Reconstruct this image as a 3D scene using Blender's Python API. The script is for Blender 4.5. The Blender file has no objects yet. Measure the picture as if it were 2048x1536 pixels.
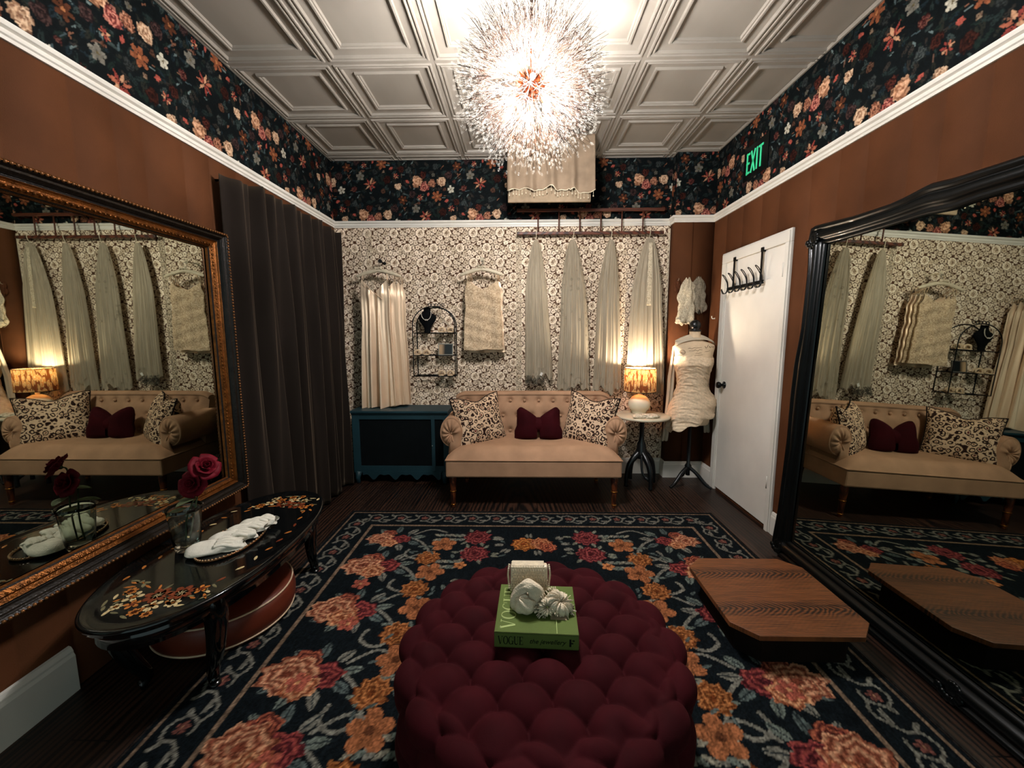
import bpy, bmesh, math, random
import numpy as np
from math import sin, cos, pi, radians, sqrt, atan2, hypot
from mathutils import Vector, Matrix, noise as mnoise
SC = bpy.context.scene
COL = SC.collection
RNG = np.random.default_rng(7)
random.seed(11)

# ------------------------------------------------------------------ colour
def lin(c):
    if isinstance(c, str):
        c = tuple(int(c[i:i+2], 16) for i in (0, 2, 4))
        c = tuple(v / 255 for v in c)
    return tuple((v / 12.92 if v <= .04045 else ((v + .055) / 1.055) ** 2.4) for v in c)

# ------------------------------------------------------------------ materials
def mat(name, col, rough=.6, metal=0., var=.18, vscale=14., bump=0., bscale=120., sheen=0.,
        emit=None, estr=0., spec=.4, coat=0., sheencol=None, stretch=None, trans=0.):
    m = bpy.data.materials.new(name); m.use_nodes = True
    nt = m.node_tree; N = nt.nodes; L = nt.links
    b = N['Principled BSDF']
    c = lin(col)
    tc = N.new('ShaderNodeTexCoord'); vec = tc.outputs['Object']
    if stretch:
        mp = N.new('ShaderNodeMapping'); mp.inputs['Scale'].default_value = stretch
        L.new(vec, mp.inputs['Vector']); vec = mp.outputs['Vector']
    nz = N.new('ShaderNodeTexNoise'); nz.inputs['Scale'].default_value = vscale
    nz.inputs['Detail'].default_value = 4
    L.new(vec, nz.inputs['Vector'])
    rp = N.new('ShaderNodeValToRGB'); L.new(nz.outputs['Fac'], rp.inputs['Fac'])
    rp.color_ramp.elements[0].position = .3; rp.color_ramp.elements[1].position = .7
    rp.color_ramp.elements[0].color = tuple(max(0, v * (1 - var)) for v in c) + (1,)
    rp.color_ramp.elements[1].color = tuple(min(1, v * (1 + var)) for v in c) + (1,)
    L.new(rp.outputs['Color'], b.inputs['Base Color'])
    b.inputs['Roughness'].default_value = rough
    b.inputs['Metallic'].default_value = metal
    b.inputs['Specular IOR Level'].default_value = spec if rough < .6 else min(spec, .08)
    if sheen:
        b.inputs['Sheen Weight'].default_value = sheen; b.inputs['Sheen Roughness'].default_value = .4
        b.inputs['Sheen Tint'].default_value = (lin(sheencol) + (1,)) if sheencol else tuple(min(1, v * 2.2 + .004) for v in c) + (1,)
    if coat: b.inputs['Coat Weight'].default_value = coat; b.inputs['Coat Roughness'].default_value = .05
    if trans: b.inputs['Transmission Weight'].default_value = trans
    if bump:
        n2 = N.new('ShaderNodeTexNoise'); n2.inputs['Scale'].default_value = bscale; n2.inputs['Detail'].default_value = 3
        L.new(vec, n2.inputs['Vector'])
        bp = N.new('ShaderNodeBump'); bp.inputs['Strength'].default_value = bump; bp.inputs['Distance'].default_value = .01
        L.new(n2.outputs['Fac'], bp.inputs['Height']); L.new(bp.outputs['Normal'], b.inputs['Normal'])
    if emit:
        b.inputs['Emission Color'].default_value = lin(emit) + (1,); b.inputs['Emission Strength'].default_value = estr
    return m

def nd(m):
    return m.node_tree.nodes, m.node_tree.links, m.node_tree.nodes['Principled BSDF']

def painted(name, rough=.8, sheen=0., bump=0., gain=1., spec=.3):
    """surface whose pattern comes from the colour attribute 'pattern' of its mesh"""
    m = mat(name, '808080', rough, var=.1, vscale=60, sheen=sheen, bump=bump, bscale=300, spec=.05)
    N, L, b = nd(m)
    at = N.new('ShaderNodeAttribute'); at.attribute_name = 'pattern'
    nz = N.new('ShaderNodeTexNoise'); nz.inputs['Scale'].default_value = 220; nz.inputs['Detail'].default_value = 2
    mr = N.new('ShaderNodeMapRange'); mr.inputs['From Min'].default_value = .3; mr.inputs['From Max'].default_value = .7
    mr.inputs['To Min'].default_value = .85 * gain; mr.inputs['To Max'].default_value = 1.12 * gain
    L.new(nz.outputs['Fac'], mr.inputs['Value'])
    mx = N.new('ShaderNodeVectorMath'); mx.operation = 'SCALE'
    L.new(at.outputs['Color'], mx.inputs[0]); L.new(mr.outputs['Result'], mx.inputs['Scale'])
    L.new(mx.outputs['Vector'], b.inputs['Base Color'])
    return m

def woodmat(name, dark, light, stretch, scale=6., rough=.4, plank=None, ring=14., dist=6.):
    m = mat(name, light, rough)
    N, L, b = nd(m)
    tc = N.new('ShaderNodeTexCoord')
    mp = N.new('ShaderNodeMapping'); mp.inputs['Scale'].default_value = stretch
    L.new(tc.outputs['Object'], mp.inputs['Vector'])
    wv = N.new('ShaderNodeTexWave'); wv.wave_type = 'RINGS'; wv.rings_direction = 'SPHERICAL'
    wv.inputs['Scale'].default_value = ring * .1; wv.inputs['Distortion'].default_value = dist
    wv.inputs['Detail'].default_value = 3; wv.inputs['Detail Scale'].default_value = 1.2
    L.new(mp.outputs['Vector'], wv.inputs['Vector'])
    nz = N.new('ShaderNodeTexNoise'); nz.inputs['Scale'].default_value = scale; nz.inputs['Detail'].default_value = 6
    L.new(mp.outputs['Vector'], nz.inputs['Vector'])
    mx = N.new('ShaderNodeMix'); mx.data_type = 'FLOAT'; mx.inputs[0].default_value = .55
    L.new(wv.outputs['Fac'], mx.inputs[2]); L.new(nz.outputs['Fac'], mx.inputs[3])
    rp = N.new('ShaderNodeValToRGB'); L.new(mx.outputs[0], rp.inputs['Fac'])
    rp.color_ramp.elements[0].position = .3; rp.color_ramp.elements[1].position = .62
    rp.color_ramp.elements[0].color = lin(dark) + (1,); rp.color_ramp.elements[1].color = lin(light) + (1,)
    out = rp.outputs['Color']
    if plank:
        br = N.new('ShaderNodeTexBrick'); br.offset = .37
        br.inputs['Scale'].default_value = 1; br.inputs['Mortar Size'].default_value = .003
        br.inputs['Brick Width'].default_value = plank[0]; br.inputs['Row Height'].default_value = plank[1]
        br.inputs['Color1'].default_value = (.6, .6, .6, 1); br.inputs['Color2'].default_value = (1.25, 1.2, 1.15, 1)
        br.inputs['Mortar'].default_value = (.1, .1, .1, 1)
        mp2 = N.new('ShaderNodeMapping'); mp2.inputs['Rotation'].default_value = (0, 0, pi / 2)
        L.new(tc.outputs['Object'], mp2.inputs['Vector']); L.new(mp2.outputs['Vector'], br.inputs['Vector'])
        mm = N.new('ShaderNodeMix'); mm.data_type = 'RGBA'; mm.blend_type = 'MULTIPLY'; mm.inputs[0].default_value = 1
        L.new(out, mm.inputs[6]); L.new(br.outputs['Color'], mm.inputs[7]); out = mm.outputs[2]
    L.new(out, b.inputs['Base Color'])
    return m

def sheer(name, col, alpha=.7, streak=90.):
    """tulle: see-through cloth with streaky weave"""
    m = bpy.data.materials.new(name); m.use_nodes = True
    N = m.node_tree.nodes; L = m.node_tree.links
    b = N['Principled BSDF']; out = N['Material Output']
    c = lin(col)
    b.inputs['Base Color'].default_value = c + (1,); b.inputs['Roughness'].default_value = .7
    tl = N.new('ShaderNodeBsdfTranslucent'); tl.inputs['Color'].default_value = c + (1,)
    m1 = N.new('ShaderNodeMixShader'); m1.inputs[0].default_value = .3
    L.new(b.outputs[0], m1.inputs[1]); L.new(tl.outputs[0], m1.inputs[2])
    tr = N.new('ShaderNodeBsdfTransparent')
    tc = N.new('ShaderNodeTexCoord'); mp = N.new('ShaderNodeMapping'); mp.inputs['Scale'].default_value = (1, 1, .04)
    L.new(tc.outputs['Object'], mp.inputs['Vector'])
    nz = N.new('ShaderNodeTexNoise'); nz.inputs['Scale'].default_value = streak; nz.inputs['Detail'].default_value = 2
    L.new(mp.outputs['Vector'], nz.inputs['Vector'])
    mr = N.new('ShaderNodeMapRange'); mr.inputs['From Min'].default_value = .3; mr.inputs['From Max'].default_value = .7
    mr.inputs['To Min'].default_value = alpha - .16; mr.inputs['To Max'].default_value = min(1, alpha + .16)
    L.new(nz.outputs['Fac'], mr.inputs['Value'])
    m2 = N.new('ShaderNodeMixShader'); L.new(mr.outputs['Result'], m2.inputs[0])
    L.new(tr.outputs[0], m2.inputs[1]); L.new(m1.outputs[0], m2.inputs[2])
    L.new(m2.outputs[0], out.inputs['Surface'])
    return m

def cellmat(name, stops, scale, rough=.8, sheen=0., rand=1., stretch=(1, 1, 1), warp=.0, bump=0., metric='EUCLIDEAN'):
    """small all-over flower / lace print built on voronoi cells"""
    m = mat(name, '808080', rough, sheen=sheen)
    N, L, b = nd(m)
    tc = N.new('ShaderNodeTexCoord'); mp = N.new('ShaderNodeMapping'); mp.inputs['Scale'].default_value = stretch
    L.new(tc.outputs['Object'], mp.inputs['Vector']); v = mp.outputs['Vector']
    if warp:
        nz = N.new('ShaderNodeTexNoise'); nz.inputs['Scale'].default_value = scale * 1.3
        L.new(v, nz.inputs['Vector'])
        sc = N.new('ShaderNodeVectorMath'); sc.operation = 'SCALE'; sc.inputs['Scale'].default_value = warp
        L.new(nz.outputs['Color'], sc.inputs[0])
        ad = N.new('ShaderNodeVectorMath'); L.new(v, ad.inputs[0]); L.new(sc.outputs[0], ad.inputs[1]); v = ad.outputs[0]
    vo = N.new('ShaderNodeTexVoronoi'); vo.inputs['Scale'].default_value = scale; vo.inputs['Randomness'].default_value = rand
    vo.distance = metric
    L.new(v, vo.inputs['Vector'])
    rp = N.new('ShaderNodeValToRGB'); L.new(vo.outputs['Distance'], rp.inputs['Fac'])
    el = rp.color_ramp.elements
    while len(el) < len(stops): el.new(.5)
    for e, (p, c) in zip(el, stops): e.position = p; e.color = lin(c) + (1,)
    L.new(rp.outputs['Color'], b.inputs['Base Color'])
    if bump:
        bp = N.new('ShaderNodeBump'); bp.inputs['Strength'].default_value = bump; bp.inputs['Distance'].default_value = .004
        L.new(vo.outputs['Distance'], bp.inputs['Height']); L.new(bp.outputs['Normal'], b.inputs['Normal'])
    return m, rp, vo

# ------------------------------------------------------------------ mesh building
class MB:
    def __init__(s): s.v = []; s.f = []; s.m = []; s.sm = []
    def add(s, vs, fs, mi=0, smooth=True):
        o = len(s.v); s.v += [tuple(p) for p in vs]
        for f in fs: s.f.append(tuple(i + o for i in f)); s.m.append(mi); s.sm.append(smooth)
        return s
    def box(s, c, d, mi=0, rot=None):
        x, y, z = [k / 2 for k in d]
        vs = [Vector((sx * x, sy * y, sz * z)) for sx in (-1, 1) for sy in (-1, 1) for sz in (-1, 1)]
        if rot is not None: vs = [rot @ p for p in vs]
        vs = [p + Vector(c) for p in vs]
        return s.add(vs, [(0, 1, 3, 2), (4, 6, 7, 5), (0, 4, 5, 1), (2, 3, 7, 6), (0, 2, 6, 4), (1, 5, 7, 3)], mi, False)
    def b2(s, a, b, mi=0):
        return s.box([(p + q) / 2 for p, q in zip(a, b)], [abs(q - p) for p, q in zip(a, b)], mi)
    def grid(s, nu, nv, fn, mi=0, cu=False, cv=False, smooth=True, flip=False):
        vs = []
        for j in range(nv):
            for i in range(nu):
                u = i / (nu if cu else nu - 1); v = j / (nv if cv else nv - 1)
                vs.append(fn(u, v))
        fs = []
        for j in range(nv if cv else nv - 1):
            for i in range(nu if cu else nu - 1):
                a = j * nu + i; b_ = j * nu + (i + 1) % nu; c = ((j + 1) % nv) * nu + (i + 1) % nu; d = ((j + 1) % nv) * nu + i
                fs.append((a, d, c, b_) if flip else (a, b_, c, d))
        return s.add(vs, fs, mi, smooth)
    def lathe(s, prof, c=(0, 0, 0), n=24, mi=0, axis=None, sq=(1, 1), smooth=True):
        """prof: (radius, height) pairs; axis: optional 3x3 rotation"""
        vs = []; c = Vector(c)
        for r, z in prof:
            for i in range(n):
                a = 2 * pi * i / n
                p = Vector((r * cos(a) * sq[0], r * sin(a) * sq[1], z))
                if axis is not None: p = axis @ p
                vs.append(p + c)
        fs = []
        for j in range(len(prof) - 1):
            for i in range(n):
                k = (i + 1) % n
                fs.append((j * n + i, j * n + k, (j + 1) * n + k, (j + 1) * n + i))
        if prof[0][0] > 1e-6: fs.append(tuple(reversed(range(n))))
        if prof[-1][0] > 1e-6: fs.append(tuple((len(prof) - 1) * n + i for i in range(n)))
        return s.add(vs, fs, mi, smooth)
    def tube(s, pts, r, n=8, mi=0, closed=False, caps=True, sq=None):
        pts = [Vector(p) for p in pts]; m = len(pts)
        rs = r if isinstance(r, (list, tuple)) else [r] * m
        T = []
        for i in range(m):
            if closed: t = pts[(i + 1) % m] - pts[i - 1]
            else: t = pts[min(i + 1, m - 1)] - pts[max(i - 1, 0)]
            T.append(t.normalized() if t.length > 1e-9 else Vector((0, 0, 1)))
        up = Vector((0, 0, 1)) if abs(T[0].z) < .9 else Vector((1, 0, 0))
        nrm = T[0].cross(up).normalized(); vs = []
        for i in range(m):
            nrm = (nrm - T[i] * nrm.dot(T[i]))
            nrm = nrm.normalized() if nrm.length > 1e-6 else T[i].orthogonal().normalized()
            bn = T[i].cross(nrm)
            for k in range(n):
                a = 2 * pi * k / n
                vs.append(pts[i] + (nrm * cos(a) * (sq[0] if sq else 1) + bn * sin(a) * (sq[1] if sq else 1)) * rs[i])
        fs = []
        for i in range(m if closed else m - 1):
            for k in range(n):
                k2 = (k + 1) % n; i2 = (i + 1) % m
                fs.append((i * n + k, i * n + k2, i2 * n + k2, i2 * n + k))
        if caps and not closed:
            fs.append(tuple(reversed(range(n)))); fs.append(tuple((m - 1) * n + k for k in range(n)))
        return s.add(vs, fs, mi)
    def ball(s, c, r, nu=12, nv=8, mi=0, sq=(1, 1, 1)):
        c = Vector(c)
        vs = [c + Vector((0, 0, -r * sq[2]))]
        for j in range(1, nv):
            t = -pi / 2 + pi * j / nv
            for i in range(nu):
                a = 2 * pi * i / nu
                vs.append(c + Vector((r * cos(t) * cos(a) * sq[0], r * cos(t) * sin(a) * sq[1], r * sin(t) * sq[2])))
        vs.append(c + Vector((0, 0, r * sq[2]))); top = len(vs) - 1
        fs = [(0, 1 + (i + 1) % nu, 1 + i) for i in range(nu)]
        for j in range(nv - 2):
            for i in range(nu):
                a = 1 + j * nu + i; b_ = 1 + j * nu + (i + 1) % nu
                fs.append((a, b_, b_ + nu, a + nu))
        o = 1 + (nv - 2) * nu
        fs += [(o + i, o + (i + 1) % nu, top) for i in range(nu)]
        return s.add(vs, fs, mi)
    def prism(s, poly, y0, y1, fn=None, mi=0, smooth=False):
        """extrude a 2-d polygon (a,b) from y0 to y1; fn maps (a,b,y)->xyz, default (a,y,b)"""
        fn = fn or (lambda a, b, y: (a, y, b))
        n = len(poly)
        vs = [fn(a, b, y0) for a, b in poly] + [fn(a, b, y1) for a, b in poly]
        fs = [tuple(range(n)), tuple(reversed(range(n, 2 * n)))]
        fs += [(i, i + n, (i + 1) % n + n, (i + 1) % n) for i in range(n)]
        return s.add(vs, fs, mi, smooth)
    def xf(s, M):
        s.v = [tuple(M @ Vector(p)) for p in s.v]; return s
    def mesh(s, name, mats, off=(0, 0, 0)):
        me = bpy.data.meshes.new(name)
        o = Vector(off)
        me.from_pydata([tuple(Vector(p) - o) for p in s.v], [], s.f)
        for m in (mats if isinstance(mats, (list, tuple)) else [mats]): me.materials.append(m)
        me.polygons.foreach_set('material_index', s.m)
        me.polygons.foreach_set('use_smooth', s.sm)
        me.update()
        bm = bmesh.new(); bm.from_mesh(me); bmesh.ops.recalc_face_normals(bm, faces=bm.faces); bm.to_mesh(me); bm.free()
        return me

def thing(name, label, cat, loc=(0, 0, 0), group=None, rz=0.):
    o = bpy.data.objects.new(name, None); COL.objects.link(o)
    o.empty_display_size = .05; o.location = loc; o.rotation_euler = (0, 0, rz)
    o['label'] = label; o['category'] = cat
    if group: o['group'] = group
    return o

def root_of(p):
    while p.parent: p = p.parent
    return p

def part(name, mb, mats, parent, local=False, bevel=0., sub=0, label=None, solid=0.):
    """one mesh child; coordinates are world ones unless local"""
    off = (0, 0, 0) if local else root_of(parent).location
    o = bpy.data.objects.new(name, mb.mesh(name, mats, off)); COL.objects.link(o)
    o.parent = parent
    mods(o, bevel, sub, solid)
    if label: o['label'] = label
    return o

def mods(o, bevel=0., sub=0, solid=0.):
    if solid:
        k = o.modifiers.new('thickness', 'SOLIDIFY'); k.thickness = solid; k.offset = 0
    if bevel:
        k = o.modifiers.new('bevel', 'BEVEL'); k.width = bevel; k.segments = 2; k.limit_method = 'ANGLE'
    if sub:
        k = o.modifiers.new('sub', 'SUBSURF'); k.levels = sub; k.render_levels = sub

def solo(name, mb, mats, label, cat, loc=(0, 0, 0), group=None, bevel=0., sub=0, solid=0., local=False):
    """a thing that is one mesh"""
    o = bpy.data.objects.new(name, mb.mesh(name, mats, (0, 0, 0) if local else loc)); COL.objects.link(o)
    o.location = loc
    o['label'] = label; o['category'] = cat
    if group: o['group'] = group
    mods(o, bevel, sub, solid)
    return o

def struct(name, mb, mats, parent=None, bevel=0.):
    o = bpy.data.objects.new(name, mb.mesh(name, mats)); COL.objects.link(o)
    if parent: o.parent = parent
    else: o['kind'] = 'structure'
    mods(o, bevel)
    return o

def dup(root, loc=None, label=None, group=None, rz=None):
    r = root.copy(); COL.objects.link(r)
    if loc is not None: r.location = loc
    if rz is not None: r.rotation_euler = (0, 0, rz)
    if label: r['label'] = label
    if group: r['group'] = group
    for ch in list(root.children):
        c = ch.copy(); COL.objects.link(c); c.parent = r
        for g in list(ch.children):
            d = g.copy(); COL.objects.link(d); d.parent = c
    return r

def again(o, parent, M=None):
    """another instance of one part, sharing its mesh"""
    c = o.copy(); COL.objects.link(c); c.parent = parent
    if M is not None: c.matrix_local = M
    for g in list(o.children):
        d = g.copy(); COL.objects.link(d); d.parent = c
    return c

def bez(p, n=12):
    """smooth curve through points (catmull-rom)"""
    p = [Vector(q) for q in p]; out = []
    for i in range(len(p) - 1):
        a = p[max(i - 1, 0)]; b_ = p[i]; c = p[i + 1]; d = p[min(i + 2, len(p) - 1)]
        for k in range(n):
            t = k / n
            out.append(.5 * ((2 * b_) + (c - a) * t + (2 * a - 5 * b_ + 4 * c - d) * t * t + (3 * b_ - a - 3 * c + d) * t ** 3))
    out.append(p[-1]); return out

def interp(x, tab):
    xs = [t[0] for t in tab]; ys = [t[1] for t in tab]
    return float(np.interp(x, xs, ys))

def sstep(a, b, x):
    t = min(1, max(0, (x - a) / (b - a))); return t * t * (3 - 2 * t)
# ------------------------------------------------------------------ painted patterns (rug weave, wallpaper prints)
class Paint:
    def __init__(s, W, H, res, base, wrap=False):
        s.W, s.H, s.res, s.wrap = W, H, res, wrap
        s.nx = int(round(W / res)) + (0 if wrap else 1); s.ny = int(round(H / res)) + (0 if wrap else 1)
        s.dx = W / (s.nx if wrap else s.nx - 1); s.dy = H / (s.ny if wrap else s.ny - 1)
        s.c = np.zeros((s.ny, s.nx, 3)); s.c[:] = lin(base)
    def win(s, cx, cy, R):
        i0, i1 = int((cx - R) / s.dx), int((cx + R) / s.dx) + 2
        j0, j1 = int((cy - R) / s.dy), int((cy + R) / s.dy) + 2
        if not s.wrap:
            i0, i1 = max(0, i0), min(s.nx, i1); j0, j1 = max(0, j0), min(s.ny, j1)
            if i1 <= i0 or j1 <= j0: return None
        ii = np.arange(i0, i1); jj = np.arange(j0, j1)
        X, Y = np.meshgrid(ii * s.dx - cx, jj * s.dy - cy)
        return np.ix_(jj % s.ny, ii % s.nx), X, Y
    def put(s, ix, mask, col):
        t = s.c[ix]; t[mask] = col[mask] if isinstance(col, np.ndarray) and col.ndim == 3 else np.array(col); s.c[ix] = t
    def rose(s, cx, cy, r, dark, mid, light, seed=0, lobes=5, swirl=7., sq=1., cen=.2):
        w = s.win(cx, cy, r * 1.3)
        if w is None: return
        ix, X, Y = w; g = np.random.default_rng(seed); p = g.uniform(0, 6.28, 4)
        Y = Y / sq; a = np.arctan2(Y, X); R = np.hypot(X, Y)
        q = R / (r * (.92 + .1 * np.sin(lobes * a + p[0]) + .05 * np.sin((lobes * 2 + 1) * a + p[1])))
        t = .5 + .5 * np.sin(swirl * 2 * q + 1.0 * a + 1.3 * np.sin(3 * a + p[2] + 3 * q) + p[3])
        t = t[..., None]
        D, M, Lt = (np.array(lin(k)) for k in (dark, mid, light))
        col = np.where(t < .5, D + (M - D) * t * 2, M + (Lt - M) * (t * 2 - 1))
        k = np.clip((cen - q) / .1 + .5, 0, 1)[..., None]; col = col * (1 - k) + D * k
        s.put(ix, q < 1, col)
    def flower(s, cx, cy, r, col, cen, n=5, rot=0., seed=0, deep=.45, sq=1., vein=.25, cr=.2):
        w = s.win(cx, cy, r * 1.2)
        if w is None: return
        ix, X, Y = w; Y = Y / sq; a = np.arctan2(Y, X) + rot; R = np.hypot(X, Y)
        q = R / (r * ((1 - deep) + deep * np.abs(np.cos(n * a / 2)) ** .7))
        C = np.array(lin(col)) * (1 - vein + vein * 2 * np.abs(np.cos(n * a / 2)) * np.clip(R / r, 0, 1))[..., None]
        C = np.where((R < cr * r)[..., None], np.array(lin(cen)), C)
        s.put(ix, q < 1, C)
    def leaf(s, cx, cy, L, wd, ang, col, vein=None):
        w = s.win(cx, cy, L)
        if w is None: return
        ix, X, Y = w; u = (X * cos(ang) + Y * sin(ang)) / L; v = (-X * sin(ang) + Y * cos(ang)) / wd
        h = np.clip(1 - (2 * np.abs(u)) ** 2.0, 0, 1) * (.8 - .5 * u)
        m = (np.abs(u) < .5) & (np.abs(v) < .5 * h)
        s.put(ix, m, lin(col))
        if vein: s.put(ix, m & (np.abs(v) < .06), lin(vein))
    def dot(s, cx, cy, r, col, ring=None):
        w = s.win(cx, cy, r * 1.1)
        if w is None: return
        ix, X, Y = w; R = np.hypot(X, Y); m = R < r
        if ring: m &= R > r * ring
        s.put(ix, m, lin(col))
    def line(s, pts, wd, col):
        P = bez([(x, y, 0) for x, y in pts], 14)
        for p in P: s.dot(p.x, p.y, wd / 2, col)
    def sample(s, X, Y):
        """tile lookup"""
        i = np.round(X / s.dx).astype(int) % s.nx; j = np.round(Y / s.dy).astype(int) % s.ny
        return s.c[j, i]

def painted_grid(mesh_verts_xy, colors, fn, mb):
    pass

def pattern_sheet(W, H, res, colfn, fn, hole=None):
    """dense sheet: fn(S,T)->xyz arrays, colfn(S,T)->rgb array. returns verts, faces, colours"""
    nx = int(round(W / res)) + 1; ny = int(round(H / res)) + 1
    S, T = np.meshgrid(np.linspace(0, W, nx), np.linspace(0, H, ny))
    P = np.stack(fn(S, T), -1).reshape(-1, 3); C = colfn(S, T).reshape(-1, 3)
    I = np.arange(nx * ny).reshape(ny, nx)
    F = np.stack([I[:-1, :-1], I[:-1, 1:], I[1:, 1:], I[1:, :-1]], -1).reshape(-1, 4)
    return P, F, C

def np_object(name, sheets, extra, mats):
    """sheets: [(P,F,C,matindex)], extra: MB with its own material indices; one mesh object"""
    me = bpy.data.meshes.new(name)
    V = []; F = []; C = []; MI = []; o = 0
    for P, Fc, Cc, mi in sheets:
        V.append(P); F.append(Fc + o); C.append(Cc); MI.append(np.full(len(Fc), mi)); o += len(P)
    V = np.concatenate(V); F = np.concatenate(F); C = np.concatenate(C); MI = np.concatenate(MI)
    ev = np.array(extra.v, float).reshape(-1, 3) if extra else np.zeros((0, 3))
    loops = F.ravel(); starts = np.arange(len(F)) * 4; tot = np.full(len(F), 4)
    if extra and extra.f:
        el = np.concatenate([np.array(f) + len(V) for f in extra.f]); et = np.array([len(f) for f in extra.f])
        es = len(loops) + np.concatenate([[0], np.cumsum(et)[:-1]])
        loops = np.concatenate([loops, el]); starts = np.concatenate([starts, es]); tot = np.concatenate([tot, et])
        MI = np.concatenate([MI, np.array(extra.m)])
    VV = np.concatenate([V, ev])
    me.vertices.add(len(VV)); me.vertices.foreach_set('co', VV.ravel().astype(np.float32))
    me.loops.add(len(loops)); me.loops.foreach_set('vertex_index', loops.astype(np.int32))
    me.polygons.add(len(starts)); me.polygons.foreach_set('loop_start', starts.astype(np.int32))
    me.polygons.foreach_set('loop_total', tot.astype(np.int32))
    me.update(calc_edges=True); me.validate()
    for m in mats: me.materials.append(m)
    me.polygons.foreach_set('material_index', MI.astype(np.int32))
    at = me.color_attributes.new('pattern', 'FLOAT_COLOR', 'POINT')
    rgba = np.ones((len(VV), 4), np.float32); rgba[:len(C), :3] = C; rgba[len(C):, :3] = .2
    at.data.foreach_set('color', rgba.ravel())
    ob = bpy.data.objects.new(name, me); COL.objects.link(ob)
    return ob

# dark wallpaper of the frieze: one repeat, half-drop
def dark_floral():
    W, H = 1.02, .58
    P = Paint(W, H, .0042, '0b0f10', wrap=True)
    g = np.random.default_rng(5)
    def both(fn, x, y):
        for ox, oy in ((0, 0), (W / 2, H / 2)): fn((x + ox) % W, (y + oy) % H)
    hw = W / 2
    for k in range(150):   # shadowy leaves
        x, y = g.uniform(0, hw), g.uniform(0, H); a = g.uniform(0, 6.28); L = g.uniform(.03, .075)
        c = ['16201c', '1d2624', '20211c', '2a2622', '182226', '2c3533'][g.integers(6)]
        both(lambda X, Y: P.leaf(X, Y, L, L * .4, a, c, '0c1213'), x, y)
    for k in range(34):
        x, y = g.uniform(0, hw), g.uniform(0, H); a = g.uniform(0, 6.28); L = g.uniform(.03, .05)
        c = ['4d5a58', '596664', '3d4a4c', '5c4438', '6d4a38'][g.integers(5)]
        both(lambda X, Y: P.leaf(X, Y, L, L * .22, a, c), x, y)
    items = [  # x, y, r, kind
        (.11, .40, .050, 'peach'), (.175, .355, .042, 'pink'), (.245, .385, .034, 'orange'), (.335, .40, .040, 'cream'),
        (.165, .46, .030, 'rust'), (.06, .29, .030, 'mauve'), (.29, .27, .036, 'lily'), (.42, .33, .030, 'white'),
        (.40, .46, .034, 'mauve'), (.47, .22, .028, 'rust'), (.23, .20, .026, 'bluegrey'), (.09, .16, .034, 'white'),
        (.18, .09, .036, 'sprig'), (.34, .13, .034, 'rust'), (.44, .07, .030, 'cream'), (.03, .05, .026, 'pink'),
        (.28, .53, .026, 'bluegrey'), (.48, .53, .03, 'lily'), (.03, .50, .028, 'bluegrey'), (.30, .03, .022, 'orange'),
        (.42, .16, .02, 'sprig'), (.13, .26, .018, 'sprig'), (.36, .33, .016, 'orange'), (.02, .40, .016, 'red'), (.38, .23, .016, 'red'),
        (.21, .29, .014, 'red'), (.26, .46, .016, 'white'), (.12, .21, .012, 'orange'), (.31, .20, .012, 'cream'), (.45, .40, .014, 'pink')]
    pal = dict(peach=('6e4a34', 'a07659', 'b58d70'), pink=('431b1b', '82423a', 'a9705f'), orange=('44281c', '7d503c', '9c7058'),
               cream=('6a4c3a', 'a28266', 'b89c80'), rust=('2c1311', '552720', '71392b'), mauve=('241a1b', '4b3331', '6d4f48'),
               bluegrey=('262d2e', '4a5251', '6d746e'))
    items = [(x, y, r * 1.12, k) for x, y, r, k in items]
    bright = (0, 1, 2, 3, 6, 7, 12, 14)
    def dim(c, f):
        return tuple(('%02x%02x%02x' % tuple(int(int(h[q:q+2], 16) * f) for q in (0, 2, 4))) for h in c)
    for n, (x, y, r, k) in enumerate(items):
        f = 1.12 if n in bright else .45 + .3 * ((n * 37) % 10) / 10
        if k in pal:
            p = dim(pal[k], f)
            def fl(X, Y):
                # heads built from overlapping whorls so that no two outlines are alike
                for q in range(3):
                    a = n * 1.7 + q * 2.1; P.rose((X + r * .42 * cos(a)) % W, (Y + r * .42 * sin(a)) % H, r * .62, *dim(p, .72 + .1 * q), seed=n * 7 + q, lobes=4 + q, swirl=3.5, cen=0)
                P.rose(X, Y, r * .86, *p, seed=n, lobes=4 + n % 4, swirl=4 if k == 'peach' else 6., cen=.05 if k == 'peach' else .18, sq=.85 + .3 * ((n * 13) % 10) / 10)
            both(fl, x, y)
        elif k == 'white':
            both(lambda X, Y: P.flower(X, Y, r, dim(('9a9484',), f)[0], '544a30', 5, n, n, .5), x, y)
        elif k == 'lily':
            both(lambda X, Y: P.flower(X, Y, r * 1.25, dim(('6a3d28',), f)[0], '96603c', 6, n, n, .75), x, y)
        elif k == 'red':
            both(lambda X, Y: P.leaf(X, Y, r * 2.4, r * 1.6, 1.5 + n, '93463a'), x, y)
        else:
            for i in range(7):
                a = n + i * .9
                both(lambda X, Y: P.leaf(X, Y, r * 1.3, r * .5, a, ['7d372f', '94543f', 'ab8062'][i % 3]), x + r * .8 * cos(a), y + r * .8 * sin(a))
    # brushed look: soft mottling of the print
    mott = g.uniform(.55, 1.25, (P.ny // 2 + 1, P.nx // 2 + 1)).repeat(2, 0).repeat(2, 1)[:P.ny, :P.nx]
    P.c *= (.5 * mott + .5 * g.uniform(.7, 1.25, P.c.shape[:2]))[..., None]
    return P

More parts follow.
